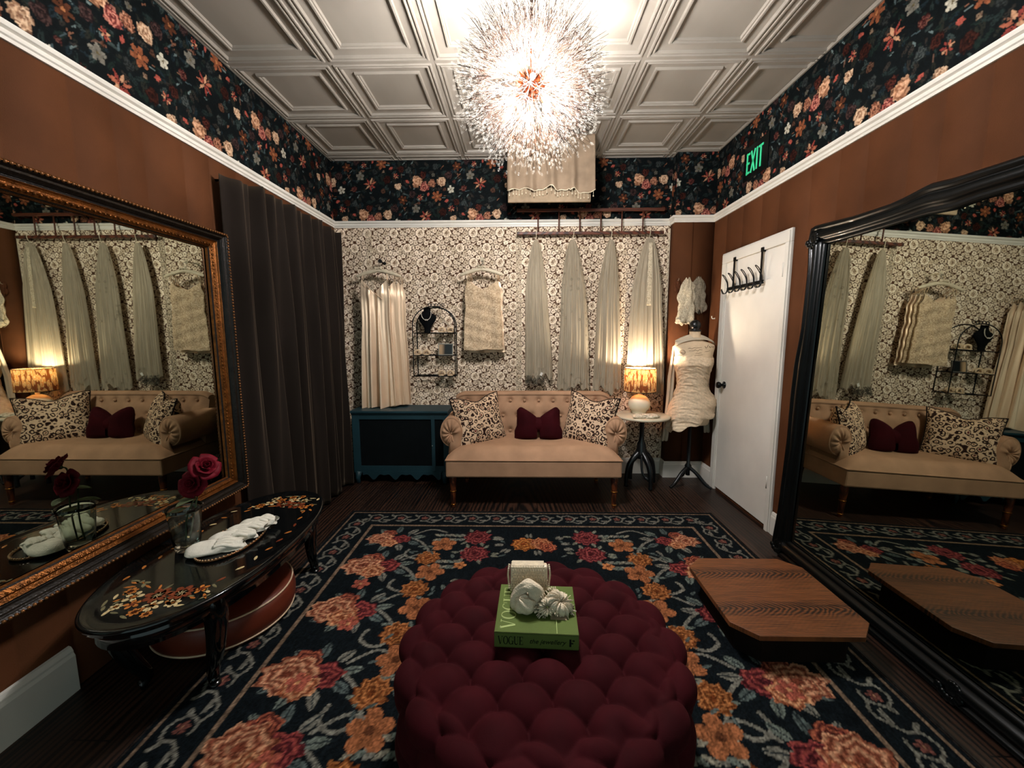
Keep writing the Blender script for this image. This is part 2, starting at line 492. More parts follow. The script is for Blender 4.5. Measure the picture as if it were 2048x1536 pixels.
# pale wallpaper of the back wall: roses with small blossoms on brown
def pale_floral():
    W, H = .25, .27
    BG = '432c1e'
    P = Paint(W, H, .0034, BG, wrap=True)
    g = np.random.default_rng(3)
    CR = ['cbb9a2', 'bfad96', 'd2c1ab', 'b5a38b']
    roses = [(.062, .062), (.187, .197)]
    dist = lambda x, y, a, b: hypot((x - a + W / 2) % W - W / 2, (y - b + H / 2) % H - H / 2)
    for k in range(260):
        x, y = g.uniform(0, W), g.uniform(0, H); a = g.uniform(0, 6.28); L = g.uniform(.02, .034)
        P.leaf(x, y, L * 1.1, L * .62, a, BG); P.leaf(x, y, L, L * .46, a, CR[k % 4])
    pts = []
    for rad, gap in ((.021, .046), (.0115, .030)):
        for k in range(1500):
            x, y = g.uniform(0, W), g.uniform(0, H)
            if min(dist(x, y, a, b) for a, b in roses) < .041 + rad: continue
            if min([1] + [dist(x, y, a, b) - r - rad for a, b, r in pts]) > .001: pts.append((x, y, rad))
    for n, (x, y, r) in enumerate(pts):
        P.flower(x, y, r * 1.22, BG, BG, 5, n * .7, n, .22)
        P.flower(x, y, r * 1.04, CR[n % 4], '6a503c', 5, n * .7, n, .26, vein=.08, cr=.36 if r > .015 else .3)
        P.dot(x, y, r * .2, CR[n % 4])
    for n, (x, y) in enumerate(roses):
        P.flower(x, y, .046, BG, BG, 9, n, n, .12)
        P.flower(x, y, .0425, 'd2c1ab', 'd2c1ab', 9, n, n, .14, vein=.04)
        P.rose(x, y, .031, '7d6550', 'b8a58d', 'c9b8a1', seed=n + 3, lobes=6, swirl=4.5, cen=.0)
        P.dot(x, y, .0125, '5a4130'); P.dot(x + .002, y, .0065, 'b8a58d')
    return P

# rug: navy ground, scroll border, bouquets, rounds and blossoms
RUG = dict(x0=-1.31, x1=1.47, y0=-.35, y1=3.0)
def rug_paint():
    W, H = RUG['x1'] - RUG['x0'], RUG['y1'] - RUG['y0']
    P = Paint(W, H, .0062, '0f1417')
    ox, oy = RUG['x0'], RUG['y0']; cx = W / 2
    g = np.random.default_rng(9)
    TAN, GREY, GRN = '75604e', '6d6a60', '5d645c'
    def rect(i, w, col):
        X, Y = np.meshgrid(np.arange(P.nx) * P.dx, np.arange(P.ny) * P.dy)
        d = np.minimum(np.minimum(X, W - X), np.minimum(Y, H - Y))
        P.c[(d > i) & (d < i + w)] = lin(col)
    rect(0, .012, '2a211c'); rect(.03, .012, TAN); rect(.232, .022, TAN)
    # border scrolls
    def scroll(x, y, ang):
        ca, sa = cos(ang), sin(ang)
        T = lambda u, v: (x + u * ca - v * sa, y + u * sa + v * ca)
        P.line([T(-.10, -.055), T(-.04, .0), T(-.035, .05), T(.02, .062), T(.055, .02), T(.03, -.03), T(-.01, -.03)], .013, GREY)
        P.line([T(.03, -.03), T(.07, -.055), T(.10, -.05)], .012, GREY)
        for u, v, a in ((.07, .03, .5), (-.06, .055, 2.2), (.085, -.02, -.4), (-.075, -.02, 2.8)):
            p = T(u, v); P.leaf(p[0], p[1], .05, .026, ang + a, GREY)
        p = T(.012, .012); P.flower(p[0], p[1], .026, '6a4038', '8a6a50', 5, 1)
    n = 14
    for k in range(n): scroll(.137 + (W - .274) * (k + .5) / n, H - .137, 0); 
    n = 16
    for k in range(n):
        y = .137 + (H - .274) * (k + .5) / n
        scroll(.137, y, pi / 2); scroll(W - .137, y, -pi / 2)
    # stems and scrolls of the field, mirrored
    def mir(fn, x, y):
        fn(cx + x, y, 1); fn(cx - x, y, -1)
    ys_cl = [2.57, 2.25, 1.86, 1.47, 1.17, .78, .4, .05]
    for k, y in enumerate(ys_cl):
        Y = y - oy
        def stems(X, Y, s):
            P.line([(X - s * .10, Y + .02), (X - s * .2, Y - .06), (X - s * .26, Y - .17), (X - s * .2, Y - .24), (X - s * .12, Y - .20), (X - s * .13, Y - .14)], .018, GREY)
            P.line([(X - s * .12, Y + .06), (X - s * .22, Y + .13), (X - s * .33, Y + .09)], .016, GREY)
            for i in range(6):
                a = .16 + i * .035
                for q in (-1, 1): P.leaf(X - s * (.12 + a), Y + .02 + q * .028, .06, .03, (pi if s > 0 else 0) + q * .6 * s, ['7a7566', '5d645c', '6d6a60'][i % 3])
            for i in range(9):
                a = 2 * pi * i / 9 + .2
                P.leaf(X + .16 * cos(a), Y + .125 * sin(a), .1, .055, a, [GRN, GREY, '4c5552'][i % 3], '23292b')
            for i in range(5):
                P.leaf(X - s * (.2 + .03 * i), Y - .10 - .02 * (i % 2), .05, .026, i * 1.3, GRN)
        mir(stems, .92, Y)
    for k, y in enumerate(ys_cl):
        Y = y - oy; r = .145 if k else .11
        def clus(X, Y, s):
            P.rose(X - s * .085, Y - .005, r * .62, '3a1518', '6a2a2e', '8a4038', seed=k + 50, lobes=6, swirl=8, sq=.8)
            P.rose(X + s * .02, Y + .075, r * .5, '3a1a18', '7a3a30', 'a05a40', seed=k + 70, lobes=5, swirl=8, sq=.8)
            P.rose(X + s * .055, Y, r * .86, '6a3526', 'a0654a', 'bd8a6a', seed=k, lobes=7, swirl=9, sq=.78)
            P.rose(X - s * .02, Y - .06, r * .55, '7a4028', 'a8694a', 'bf8c66', seed=k + 20, lobes=6, swirl=7, sq=.8)
        mir(clus, .965, Y)
    ys_r = [2.34, 2.03, 1.70, 1.39, 1.07, .75, .43, .1]
    for k, y in enumerate(ys_r):
        mir(lambda X, Y, s: P.rose(X, Y, .078, '5a2c14', '7d4c2a', 'a3683c', seed=k + 90, lobes=9, swirl=9), .65, y - oy)
        mir(lambda X, Y, s: P.flower(X, Y, .088, '8d5636', '54301e', 5, .3 * k, k, .45, vein=.2), .605, y - .15 - oy)
        mir(lambda X, Y, s: P.flower(X, Y, .05, '9a5040', 'c08a60', 5, k, k, .5), .96 - .06 * (k % 2), y - .27 - oy)
        mir(lambda X, Y, s: P.flower(X, Y, .04, 'a86a40', '5a3020', 5, k, k, .45), .44, y - .08 - oy)
        for q in range(4):
            mir(lambda X, Y, s: P.leaf(X, Y, .055, .03, q * 1.5 + s, ['5d645c', '706b5e'][q % 2], '23292b'), .5 - .05 * (q % 2), y - .1 + .06 * q - oy)
    mir(lambda X, Y, s: P.flower(X, Y, .085, '8d5636', '54301e', 5, .9, 1, .45), .58, 2.50 - oy)
    for y in (2.595, 2.39, .6, .3):
        mir(lambda X, Y, s: P.rose(X, Y, .095, '3a1216', '5e2226', '84423e', seed=int(y * 31), lobes=9, swirl=10), .365, y - oy)
        mir(lambda X, Y, s: [P.leaf(X + .13 * cos(i), Y + .1 * sin(i), .055, .03, i, '6a6a5c') for i in range(7)], .365, y - oy)
    P.rose(cx - .055, 2.51 - oy, .085, '6a3014', '8a5228', 'b0733c', 3, 8, 9); P.rose(cx + .06, 2.52 - oy, .075, '6a3020', '945638', 'b9805a', 4, 8, 9)
    P.rose(cx + .1, 2.47 - oy, .06, '4a1a18', '8a4030', 'b06a48', 5, 8, 9)
    for i in range(16):
        a = i * .8; P.leaf(cx + .22 * cos(a) * (1 + .3 * (i % 2)), 2.51 - oy + .11 * sin(a), .06, .03, a, GREY)
    for k in range(40):
        x, y = g.uniform(.1, .85), g.uniform(-.3, 2.65)
        mir(lambda X, Y, s: P.leaf(X, Y, .05, .02, k, '4c5552'), x, y - oy)
    # woven look: every knot a little different, worn streaks
    P.c *= g.uniform(.45, 1.3, P.c.shape[:2])[..., None]
    st = np.repeat(g.uniform(.62, 1.2, (P.ny // 4 + 1, P.nx)), 4, axis=0)[:P.ny]
    P.c *= st[..., None]
    return P
# ------------------------------------------------------------------ room shell
XL, XR, YB, YP, ZC, YF = -1.75, 1.75, 3.93, 3.82, 2.98, -1.3
XP = 1.395                      # where the brown pier steps forward
ZR0, ZR1 = 2.372, 2.428         # picture rail
M_brown = mat('brown_paint_shadow_mottle', '4f2e1a', .75, var=.2, vscale=3, bump=.15, bscale=240)  # brown paint; its noise mottling imitates the chandelier's blotchy shadows
M_white = mat('white_gloss_paint', 'd0cabf', .35, var=.05, vscale=6)
M_door = mat('door_paint', 'd6cfc4', .45, var=.05, vscale=4)
M_ceil = mat('ceiling_tin_paint', '877f74', .5, var=.10, vscale=3.5, stretch=(1, .35, 1), bump=.04, bscale=12)
M_frieze = painted('dark_floral_wallpaper', .7, gain=1.0)
M_pale = painted('pale_floral_wallpaper', .75, gain=1.3)
M_lace = mat('lace_trim_white', 'c9b9a0', .8, var=.1, vscale=200)
M_black = mat('black_metal', '0e0f10', .35, .6, var=.3)
M_floor = woodmat('dark_plank_floor', '0a0807', '38241a', (9, .8, 1), 5, .42, plank=(1.2, .14))

DARK = dark_floral(); PALE = pale_floral()

def grooved(mb, y0, y1, z0, z1, X, sgn, mi, gro):
    """panelled wall along Y at x=X with shallow V grooves"""
    ys = [y0]
    for g in gro:
        if y0 + .02 < g < y1 - .02: ys += [g - .005, g, g + .005]
    ys.append(y1)
    prof = [(y, X - sgn * (.004 if any(abs(y - g) < 1e-6 for g in gro) else 0)) for y in ys]
    vs = []; fs = []
    for (y, x) in prof: vs += [(x, y, z0), (x, y, z1)]
    for i in range(len(prof) - 1): fs.append((2 * i, 2 * i + 2, 2 * i + 3, 2 * i + 1))
    mb.add(vs, fs, mi, False)
GR = [-.9, -.55, -.2, .1, .42, .78, .96, 1.25, 1.42, 1.66, 1.83, 1.97, 2.2, 2.38, 2.6, 2.9, 3.1, 3.35, 3.6]
for nm, X, sg, y1 in (('wall_left', XL, 1, YB), ('wall_right', XR, -1, YP)):
    mb = MB(); grooved(mb, YF, y1, 0, 2.40, X, sg, 1, GR)
    mb.b2((X - sg * .006, YF, 0), (X - sg * .1, y1 + .1, ZC), 1)
    sh = pattern_sheet(y1 + .2, ZC - 2.40, .0055, lambda S, T: DARK.sample(S + (.13 if sg > 0 else .41), T + .02),
                       lambda S, T: (np.full_like(S, X), S - .2, T + 2.40))
    o = np_object(nm, [(*sh, 0)], mb, [M_frieze, M_brown]); o['kind'] = 'structure'
# back wall: pale print below the rail, dark print above
mb = MB(); mb.b2((XL - .1, YB + .006, 0), (XR + .1, YB + .1, ZC), 2)
s1 = pattern_sheet(XP - XL, 2.40 - .10, .0045, lambda S, T: PALE.sample(S, T), lambda S, T: (S + XL, np.full_like(S, YB), T + .10))
s2 = pattern_sheet(XP - XL, ZC - 2.40, .0055, lambda S, T: DARK.sample(S + .33, T + .02), lambda S, T: (S + XL, np.full_like(S, YB), T + 2.40))
o = np_object('wall_back', [(*s1, 1), (*s2, 0)], mb, [M_frieze, M_pale, M_brown]); o['kind'] = 'structure'
# brown pier at the right of it
mb = MB(); mb.b2((XP, YP + .004, 0), (XR, YB + .004, ZC), 1); mb.box((XP + .16, YP + .001, 1.2), (.006, .01, 2.36), 1)
s2 = pattern_sheet(XR - XP, ZC - 2.40, .0055, lambda S, T: DARK.sample(S + .33 + XP - XL, T + .02), lambda S, T: (S + XP, np.full_like(S, YP), T + 2.40))
s3 = pattern_sheet(YB - YP, ZC - 2.40, .0055, lambda S, T: DARK.sample(S + .2, T), lambda S, T: (np.full_like(S, XP - .001), S + YP, T + 2.40))
o = np_object('wall_pier', [(*s2, 0), (*s3, 0)], mb, [M_frieze, M_brown]); o['kind'] = 'structure'
mb = MB(); mb.b2((XL - .1, YF - .1, -.1), (XR + .1, YB + .1, 0)); struct('floor', mb, M_floor)

# ceiling of pressed square tiles: stepped mouldings round a sunken panel
TP = .618; TX0 = .104; TY0 = 2.595
def tile_h(d):
    """depth below the ceiling plane against distance from the tile edge"""
    return interp(d, [(0, .004), (.014, .004), (.018, .012), (.026, .012), (.030, .002), (.036, .002), (.040, .010), (.047, .010), (.052, -.006),
                      (.104, -.010), (.108, .004), (.118, .004), (.122, -.004), (.128, -.004), (.133, -.016), (.4, -.018)])
D_ = [0, .014, .018, .026, .030, .036, .040, .047, .052, .104, .108, .118, .122, .128, .133, TP / 2]
ring_h = [tile_h(d) for d in D_]
mb = MB()
def clipx(v): return min(XR, max(XL, v))
for i in range(-4, 4):
    for j in range(-7, 4):
        x0, y0 = TX0 + i * TP, TY0 + j * TP
        if x0 > XR or x0 + TP < XL or y0 > YB or y0 + TP < YF: continue
        vs = []; fs = []
        for d, h in zip(D_, ring_h):
            for (a, b) in ((x0 + d, y0 + d), (x0 + TP - d, y0 + d), (x0 + TP - d, y0 + TP - d), (x0 + d, y0 + TP - d)):
                vs.append((clipx(a), min(YB, max(YF, b)), ZC - h))
        for r in range(len(D_) - 1):
            for k in range(4):
                k2 = (k + 1) % 4; fs.append((r * 4 + k, r * 4 + k2, r * 4 + 4 + k2, r * 4 + 4 + k))
        mb.add(vs, fs, 0, False)
mb.b2((XL - .1, YF - .1, ZC + .03), (XR + .1, YB + .1, ZC + .1))
struct('ceiling', mb, M_ceil)

# picture rail, mitred round the walls
RP = [(0, ZR0), (.010, ZR0), (.012, ZR0 + .012), (.018, ZR0 + .016), (.018, ZR0 + .026), (.013, ZR0 + .029), (.013, ZR0 + .034),
      (.026, ZR0 + .040), (.030, ZR0 + .050), (.030, ZR1), (0, ZR1)]
def rail(name, path, prof, m):
    """path: list of (x,y, nx,ny) with mitred offset direction"""
    mb = MB(); n = len(prof); vs = []; fs = []
    for (x, y, nx, ny) in path:
        for d, z in prof: vs.append((x + nx * d, y + ny * d, z))
    for i in range(len(path) - 1):
        for k in range(n - 1): fs.append((i * n + k, i * n + k + 1, (i + 1) * n + k + 1, (i + 1) * n + k))
    fs += [tuple(range(n)), tuple((len(path) - 1) * n + k for k in reversed(range(n)))]
    mb.add(vs, fs, 0, False); return struct(name, mb, m)
rail('trim_1', [(XL, YF, 1, 0), (XL, YB, 1, -1), (XP, YB, -1, -1), (XP, YP, -1, -1), (XR, YP, -1, -1), (XR, YF, -1, 0)], RP, M_white)
# thin bead where wallpaper meets the ceiling
rail('trim_2', [(XL, YF, 1, 0), (XL, YB, 1, -1), (XP, YB, -1, -1), (XP, YP, -1, -1), (XR, YP, -1, -1), (XR, YF, -1, 0)],
     [(0, ZC - .012), (.010, ZC - .012), (.012, ZC + .01), (0, ZC + .01)], M_ceil)
BP = [(0, 0), (.016, 0), (.016, .125), (.012, .135), (.012, .142), (.007, .155), (0, .158)]
rail('baseboard_left', [(XL, YF, 1, 0), (XL, 1.40, 1, 0)], [(d * 1.4, z * 1.17) for d, z in BP], M_white)
rail('baseboard_back', [(-.2, YB, 0, -1), (XP, YB, -1, -1), (XP, YP, -1, -1), (XR, YP, -1, -1), (XR, 3.61, -1, 0)], BP, M_white)
rail('baseboard_right', [(XR, 2.705, -1, 0), (XR, YF, -1, 0)], BP, M_white)
# lace strips glued over the wallpaper seams
def lace_strip(name, x, edge):
    mb = MB(); z0, z1 = .16, ZR0; pit = .052; n = int((z1 - z0) / pit)
    for k in range(n):
        z = z0 + k * pit
        if edge:
            pts = [(x + .012 * (1 - cos(2 * pi * t)) * .5 - .004, YB - .003, z + pit * t) for t in [i / 8 for i in range(9)]]
            mb.tube(pts, .006, 4); mb.tube([(x + .014, YB - .003, z), (x + .014, YB - .003, z + pit)], .005, 4)
        else:
            for s in (-1, 1):
                mb.tube([(x, YB - .003, z), (x + s * .014, YB - .003, z + pit / 2), (x, YB - .003, z + pit)], .0035, 4)
            for s in (-1, 1):
                mb.tube([(x + s * .02, YB - .003, z), (x + s * .026, YB - .003, z + pit / 2), (x + s * .02, YB - .003, z + pit)], .003, 4)
                mb.tube([(x + s * .014, YB - .003, z + pit / 2), (x + s * .024, YB - .003, z + pit / 2)], .0025, 4)
    struct(name, mb, M_lace)
lace_strip('trim_3', -1.425, False); lace_strip('trim_4', -.012, False); lace_strip('trim_5', 1.378, True)

# door in the right wall
D0, D1, DZ = 2.71, 3.60, 2.05
mb = MB()
cw = .085
def casing(y0, y1, z0, z1): 
    mb.b2((XR, y0, z0), (XR - .018, y1, z1)); mb.b2((XR - .018, y0 + .012, z0), (XR - .026, y1 - .012, z1 - (.012 if z1 > 2 else 0)))
casing(D0, D0 + cw * .72, 0, DZ - cw); casing(D1 - cw, D1, 0, DZ - cw); casing(D0, D1, DZ - cw, DZ)
door = struct('door_1', mb, M_white, bevel=.003)
mb = MB(); mb.b2((XR - .001, D0 + cw * .72, .03), (XR - .012, D1 - cw, DZ - cw)); part('door_leaf', mb, M_door, door, local=True)
mb = MB(); rot = Matrix.Rotation(-pi / 2, 3, 'Y')
mb.lathe([(.030, 0), (.030, .004), (.012, .008), (.011, .03), (.024, .036), (.029, .05), (.024, .062), (.0, .066)], (XR - .012, 3.455, .945), 16, axis=rot)
mb.lathe([(.016, 0), (.016, .006), (.0, .008)], (XR - .022, 3.545, .945), 14, axis=rot)
part('door_knob', mb, M_black, door, local=True)
for z in (.3, 1.75):
    mb = MB(); mb.tube([(XR - .02, D0 + cw * .72, z), (XR - .02, D0 + cw * .72, z + .09)], .006, 8); part('hinge', mb, M_white, door, local=True)

# ------------------------------------------------------------------ rug
M_rug = painted('woven_rug', .95, sheen=.0, bump=.3, gain=1.0, spec=.05)
RP_ = rug_paint()
xs0, ys0 = RUG['x0'], RUG['y0']
P_, F_, C_ = pattern_sheet(RP_.W, RP_.H, .0062, lambda S, T: RP_.c.copy(), lambda S, T: (S, T, np.full_like(S, .012)))
mb = MB(); mb.b2((0, 0, 0.001), (RP_.W, RP_.H, .011), 1)
rug = np_object('area_rug', [(P_, F_, C_, 0)], mb, [M_rug, mat('rug_backing', '1a1613', .95)])
rug.location = (xs0, ys0, 0)
rug['label'] = 'dark navy floral rug with scroll border on the plank floor'; rug['category'] = 'rug'
# ------------------------------------------------------------------ settee
M_vel = mat('taupe_velvet', 'a37e62', .8, var=.14, vscale=7, bump=.1, bscale=500, sheen=.6)
M_gold = mat('brass', 'a8702c', .3, .9, var=.15)
M_legw = woodmat('turned_wood', '2a130a', '5c2c14', (20, 20, 2), 5, .35)
M_burg = mat('burgundy_velvet', '2f060b', .85, var=.25, vscale=9, bump=.1, bscale=500, sheen=.25)

sofa = thing('settee', 'taupe velvet settee with buttoned back, scroll arms and turned legs', 'sofa', (.105, 3.4, 0))
SX0, SX1 = -.583, .793
mb = MB(); mb.b2((SX0, 3.055, .262), (SX1, 3.72, .395))
part('seat_base', mb, M_vel, sofa, bevel=.012)
def seat_fn(u, v):
    x = SX0 + (SX1 - SX0) * u; y = 3.055 + .62 * v
    e = min(u, 1 - u) * (SX1 - SX0); f = min(v * .62, 1)
    k = 1 - max(0, 1 - e / .16) ** 2.2; k2 = 1 - max(0, 1 - f / .12) ** 2.4
    z = .402 + .092 * min(k, 1) * k2 + .006 * sin(9 * x) * sin(7 * y) * k * k2
    return (x, y, z)
mb = MB(); mb.grid(60, 34, seat_fn)
n_ = 60
mb.add([(SX0, 3.055, .395), (SX1, 3.055, .395), (SX1, 3.675, .395), (SX0, 3.675, .395)], [(0, 1, 2, 3)], 0, False)
for (a, b) in (((SX0, 3.055), (SX1, 3.055)), ((SX0, 3.675), (SX0, 3.055)), ((SX1, 3.055), (SX1, 3.675))):
    mb.add([(a[0], a[1], .395), (b[0], b[1], .395), (b[0], b[1], .403), (a[0], a[1], .403)], [(0, 1, 2, 3)], 0, False)
cush = part('seat_cushion', mb, M_vel, sofa)
mb = MB(); mb.tube([(SX0, 3.68, .4), (SX0 - .002, 3.054, .4), (SX1 + .002, 3.054, .4), (SX1, 3.68, .4)], .0055, 6)
part('piping', mb, M_vel, cush)
# buttoned back
BX0, BX1 = -.578, .805
btn = []
for r, z in enumerate((.785, .655, .525)):
    for k in range(-6, 7):
        x = .105 + (k + (.5 if r % 2 == 0 else 0)) * .128
        if r == 1: x = .105 + k * .128
        if BX0 + .1 < x < BX1 - .1: btn.append((x, z))
def back_fn(u, v):
    # v: bottom of face 0 .. top of face .72 .. over the roll to the rear 1
    x = BX0 + (BX1 - BX0) * u
    e = min(u, 1 - u) * (BX1 - BX0)
    rnd = .035 * max(0, 1 - e / .09) ** 2
    top = .868 - rnd - .004 * (abs(u - .5) * 2) ** 2
    if v < .72:
        t = v / .72; z = .40 + (top - .03 - .40) * t; y = 3.52 + .10 * t
        b = .022 * min(1, e / .06) * sin(min(1, t * 1.0) * pi) ** .3
        dm = 0
        for bx, bz in btn:
            d = hypot(x - bx, z - bz)
            if d < .12: dm = max(dm, math.exp(-(d / .026) ** 2) * 1.0 + .22 * math.exp(-(d / .065) ** 2))
        # soft diamond folds between buttons
        p = ((x - .105) / .128 + (z - .655) / .26); q = ((x - .105) / .128 - (z - .655) / .26)
        fold = min(abs(p - round(p)), abs(q - round(q))) * 2
        f = max(0, 1 - fold / .16) * .22 if .50 < z < .79 and e > .12 else 0
        y -= b - .026 * dm - .012 * f
        return (x, y, z)
    t = (v - .72) / .28
    if t < .6:
        a = t / .6 * pi; return (x, 3.62 - .018 + .050 * (1 - cos(a)), top - .03 + .03 * sin(a))
    k = (t - .6) / .4
    return (x, 3.702 + .02 * k, top - .03 - (top - .43) * k)
mb = MB(); mb.grid(140, 80, back_fn)
for u in (0, 1):
    mb.add([back_fn(u, j / 40) for j in range(41)], [tuple(range(41))], 0, False)
back = part('backrest', mb, M_vel, sofa)
mbb = MB(); mbb.ball((0, 0, 0), .0135, 10, 6, sq=(1, .8, 1)); first = None
for bx, bz in btn:
    t = (bz - .40) / (.838 - .40)
    pos = Vector((bx, 3.52 + .10 * t - .022 + .018, bz)) - sofa.location
    if first is None:
        first = part('button', mbb, M_vel, back, local=True); first.location = pos
    else:
        c = again(first, back); c.location = pos
# scroll arms
def arm(side):
    cx = -.556 if side < 0 else .768; s = side; cz = .583
    y0, y1 = 3.19, 3.74
    sec = []
    for k in range(26):       # outer scroll from neck over the top to the inner side
        a = radians(-118 + 298 * k / 25)
        sec.append((cx + s * .092 * cos(a) , cz + .135 * sin(a) * (1 if sin(a) > 0 else .85)))
    sec = [(cx + s * .028, .395)] + sec + [(cx - s * .09, .395)]
    mb = MB(); nn = len(sec)
    ys = [y0 + .004, y0 + .0, y0 + .012, y0 + .03, y1]
    sc = [.9, .965, 1, 1, 1]
    vs = []; fs = []
    for y, k in zip(ys, sc):
        for (x, z) in sec: vs.append((cx + (x - cx) * k, y, cz + (z - cz) * k if z > .4 else z))
    for j in range(len(ys) - 1):
        for i in range(nn): fs.append((j * nn + i, j * nn + (i + 1) % nn, (j + 1) * nn + (i + 1) % nn, (j + 1) * nn + i))
    fs.append(tuple((len(ys) - 1) * nn + i for i in range(nn)))
    mb.add(vs, fs)
    # gathered face: pleats running to a button
    def face(u, v):
        a = 2 * pi * u; k = int(u * nn) % nn; f = u * nn - int(u * nn)
        x = sec[k][0] * (1 - f) + sec[(k + 1) % nn][0] * f; z = sec[k][1] * (1 - f) + sec[(k + 1) % nn][1] * f
        r = .9 * (1 - v); px = cx + (x - cx) * r; pz = cz + (z - cz) * r if z > .4 else (z if v == 0 else cz + (z - cz) * r)
        pl = .006 * sin(11 * a) * sin(pi * min(1, v * 1.02)) ** .7
        return (px, y0 + .004 - .026 * sin(pi * v) ** .8 + .018 * v ** 4 + pl, pz)
    mb.grid(112, 14, face, cu=True)
    o = part('arm', mb, M_vel, sofa)
    b = again(first, o); b.location = Vector((cx, y0 + .012, cz)) - sofa.location; b.scale = (1.25, 1.25, 1.25)
arm(-1); arm(1)
leg_prof = [(.0, .0), (.014, 0), (.017, .006), (.015, .02), (.019, .05), (.0215, .11), (.0225, .13), (.0225, .14), (.021, .145), (.024, .17), (.029, .235), (.027, .245), (.03, .262), (0, .264)]
mb = MB(); mb.lathe(leg_prof, (0, 0, 0), 18)
lg = part('leg', mb, M_legw, sofa, local=True)
for z in (.024, .134):
    mb = MB(); mb.lathe([(.0, z), (.020 if z < .1 else .0255, z), (.021 if z < .1 else .0265, z + .003), (.020 if z < .1 else .0255, z + .006), (0, z + .006)], (0, 0, 0), 18)
    part('brass_band', mb, M_gold, lg, local=True)
lg.location = Vector((-.535, 3.105, 0)) - sofa.location
for x, y in ((.748, 3.105), (-.5, 3.66), (.71, 3.66)):
    c = again(lg, sofa); c.location = Vector((x, y, 0)) - sofa.location

# printed cushions and the bow cushion
M_print, rp_, vo_ = cellmat('vine_print_linen', [(.0, '5a141c'), (.13, '551820'), (.17, 'b89878'), (.27, 'd0b294'), (.31, '241512'), (.46, '2a1814'), (.51, 'c4a486'), (.70, 'd0b294'), (.76, '33201a'), (1., '2a1814')], 25, warp=.03)
M_pipe = mat('dark_piping', '1c1512', .8)
def cushion(label, c, wdt, hgt, thick, Mx, chop=.03, seed=0):
    t = thing('throw_cushion', label, 'cushion', c, 'printed throw cushions on the settee')
    g = random.Random(seed); ph = [g.uniform(0, 6) for _ in range(4)]
    def edge(a, b):     # a,b in -1..1: pinched square outline
        x = a * wdt / 2 * (1 - .09 * (1 - b * b)); z = b * hgt / 2 * (1 - .08 * (1 - a * a))
        if b > 0: z -= chop * math.exp(-(a / .42) ** 2) * max(0, b) ** 2
        return x, z
    def sheet(sg):
        def fn(u, v):
            a, b = u * 2 - 1, v * 2 - 1
            x, z = edge(a, b)
            k = ((1 - a ** 4) * (1 - b ** 4)) ** .55
            y = sg * thick / 2 * k * (1 + .06 * sin(5 * a + ph[0]) * cos(4 * b + ph[1])) + .012 * sin(4 * a + ph[2]) * (b * .5 + .5)
            if sg < 0 and b > 0: y += .03 * math.exp(-(a / .25) ** 2) * b * k
            return Mx @ Vector((x, y, z))
        return fn
    mb = MB(); mb.grid(34, 34, sheet(-1)); mb.grid(34, 34, sheet(1), flip=True)
    cv = part('cover', mb, M_print, t, local=True)
    mb = MB(); rim = []
    for i in range(28): rim.append((-1 + 2 * i / 28, -1))
    for i in range(28): rim.append((1, -1 + 2 * i / 28))
    for i in range(28): rim.append((1 - 2 * i / 28, 1))
    for i in range(28): rim.append((-1, 1 - 2 * i / 28))
    pts = []
    for a, b in rim:
        x, z = edge(a, b); pts.append(Mx @ Vector((x, .012 * sin(4 * a + ph[2]) * (b * .5 + .5), z)))
    mb.tube(pts, .0055, 6, closed=True); part('piping', mb, M_pipe, cv, local=True)
R3 = lambda ax, d: Matrix.Rotation(radians(d), 3, ax)
cushion('printed cushion with dark piping leaning in the left corner of the settee', (-.345, 3.36, .655), .47, .44, .16, R3('Z', 36) @ R3('X', -16) @ R3('Y', -3), .045, 1)
cushion('printed cushion with dark piping leaning in the right corner of the settee', (.585, 3.36, .655), .47, .45, .16, R3('Z', -38) @ R3('X', -16) @ R3('Y', 4), .045, 2)
bow = thing('bow_cushion', 'burgundy velvet bow shaped cushion in the middle of the settee', 'cushion', (.158, 3.42, .62))
def lobe(sg):
    def fn(u, v):
        a = v * pi; b_ = u * 2 * pi   # swept from knot to outer edge
        t = v; ch = .055 + .10 * t ** .7; h = ch + .055 * (1 - abs(2 * t - 1) ** 2) * 0
        zt = .045 + .115 * t ** .8 - .05 * max(0, (t - .72) / .28) ** 2; zb = -.13 - .02 * t ** .5
        x = sg * (.012 + .165 * t + .028 * t * (1 if sin(b_) < 0 else .3))
        zc = (zt + zb) / 2; zh = (zt - zb) / 2
        k = (1 - t ** 6) ** .5 if t < 1 else 0
        w_ = (.028 + .055 * sin(pi * min(1, t * .85 + .08))) * (k if t > .7 else 1)
        cz = cos(b_); sz = sin(b_)
        ez = abs(sz) ** .7 * (1 if sz > 0 else -1); ey = abs(cz) ** .8 * (1 if cz > 0 else -1)
        fold = 1 + .10 * sin(3 * b_ + 1) * (1 - t)
        return Vector((x, w_ * ey * fold, zc + zh * ez * (1 if t < .92 else .985)))
    return fn
Mb = R3('X', -14)
for sg in (-1, 1):
    mb = MB(); f_ = lobe(sg); mb.grid(28, 18, lambda u, v: Mb @ f_(u, v), cu=True, flip=sg < 0)
    mb.add([Mb @ f_(i / 28, 1) for i in range(28)], [tuple(range(28))])
    part('bow_loop', mb, M_burg, bow, local=True)
mb = MB(); mb.grid(20, 12, lambda u, v: Mb @ Vector(((-.026 + .052 * v) * (1 + .1 * sin(2 * pi * u)), -.048 * cos(2 * pi * u) - .005, .008 + .062 * sin(2 * pi * u) - .02)), cu=True)
for v in (0, 1): mb.add([Mb @ Vector(((-.026 + .052 * v), -.048 * cos(2 * pi * i / 20) - .005, -.012 + .062 * sin(2 * pi * i / 20))) for i in range(20)], [tuple(range(20))])
part('knot', mb, M_burg, bow, local=True)

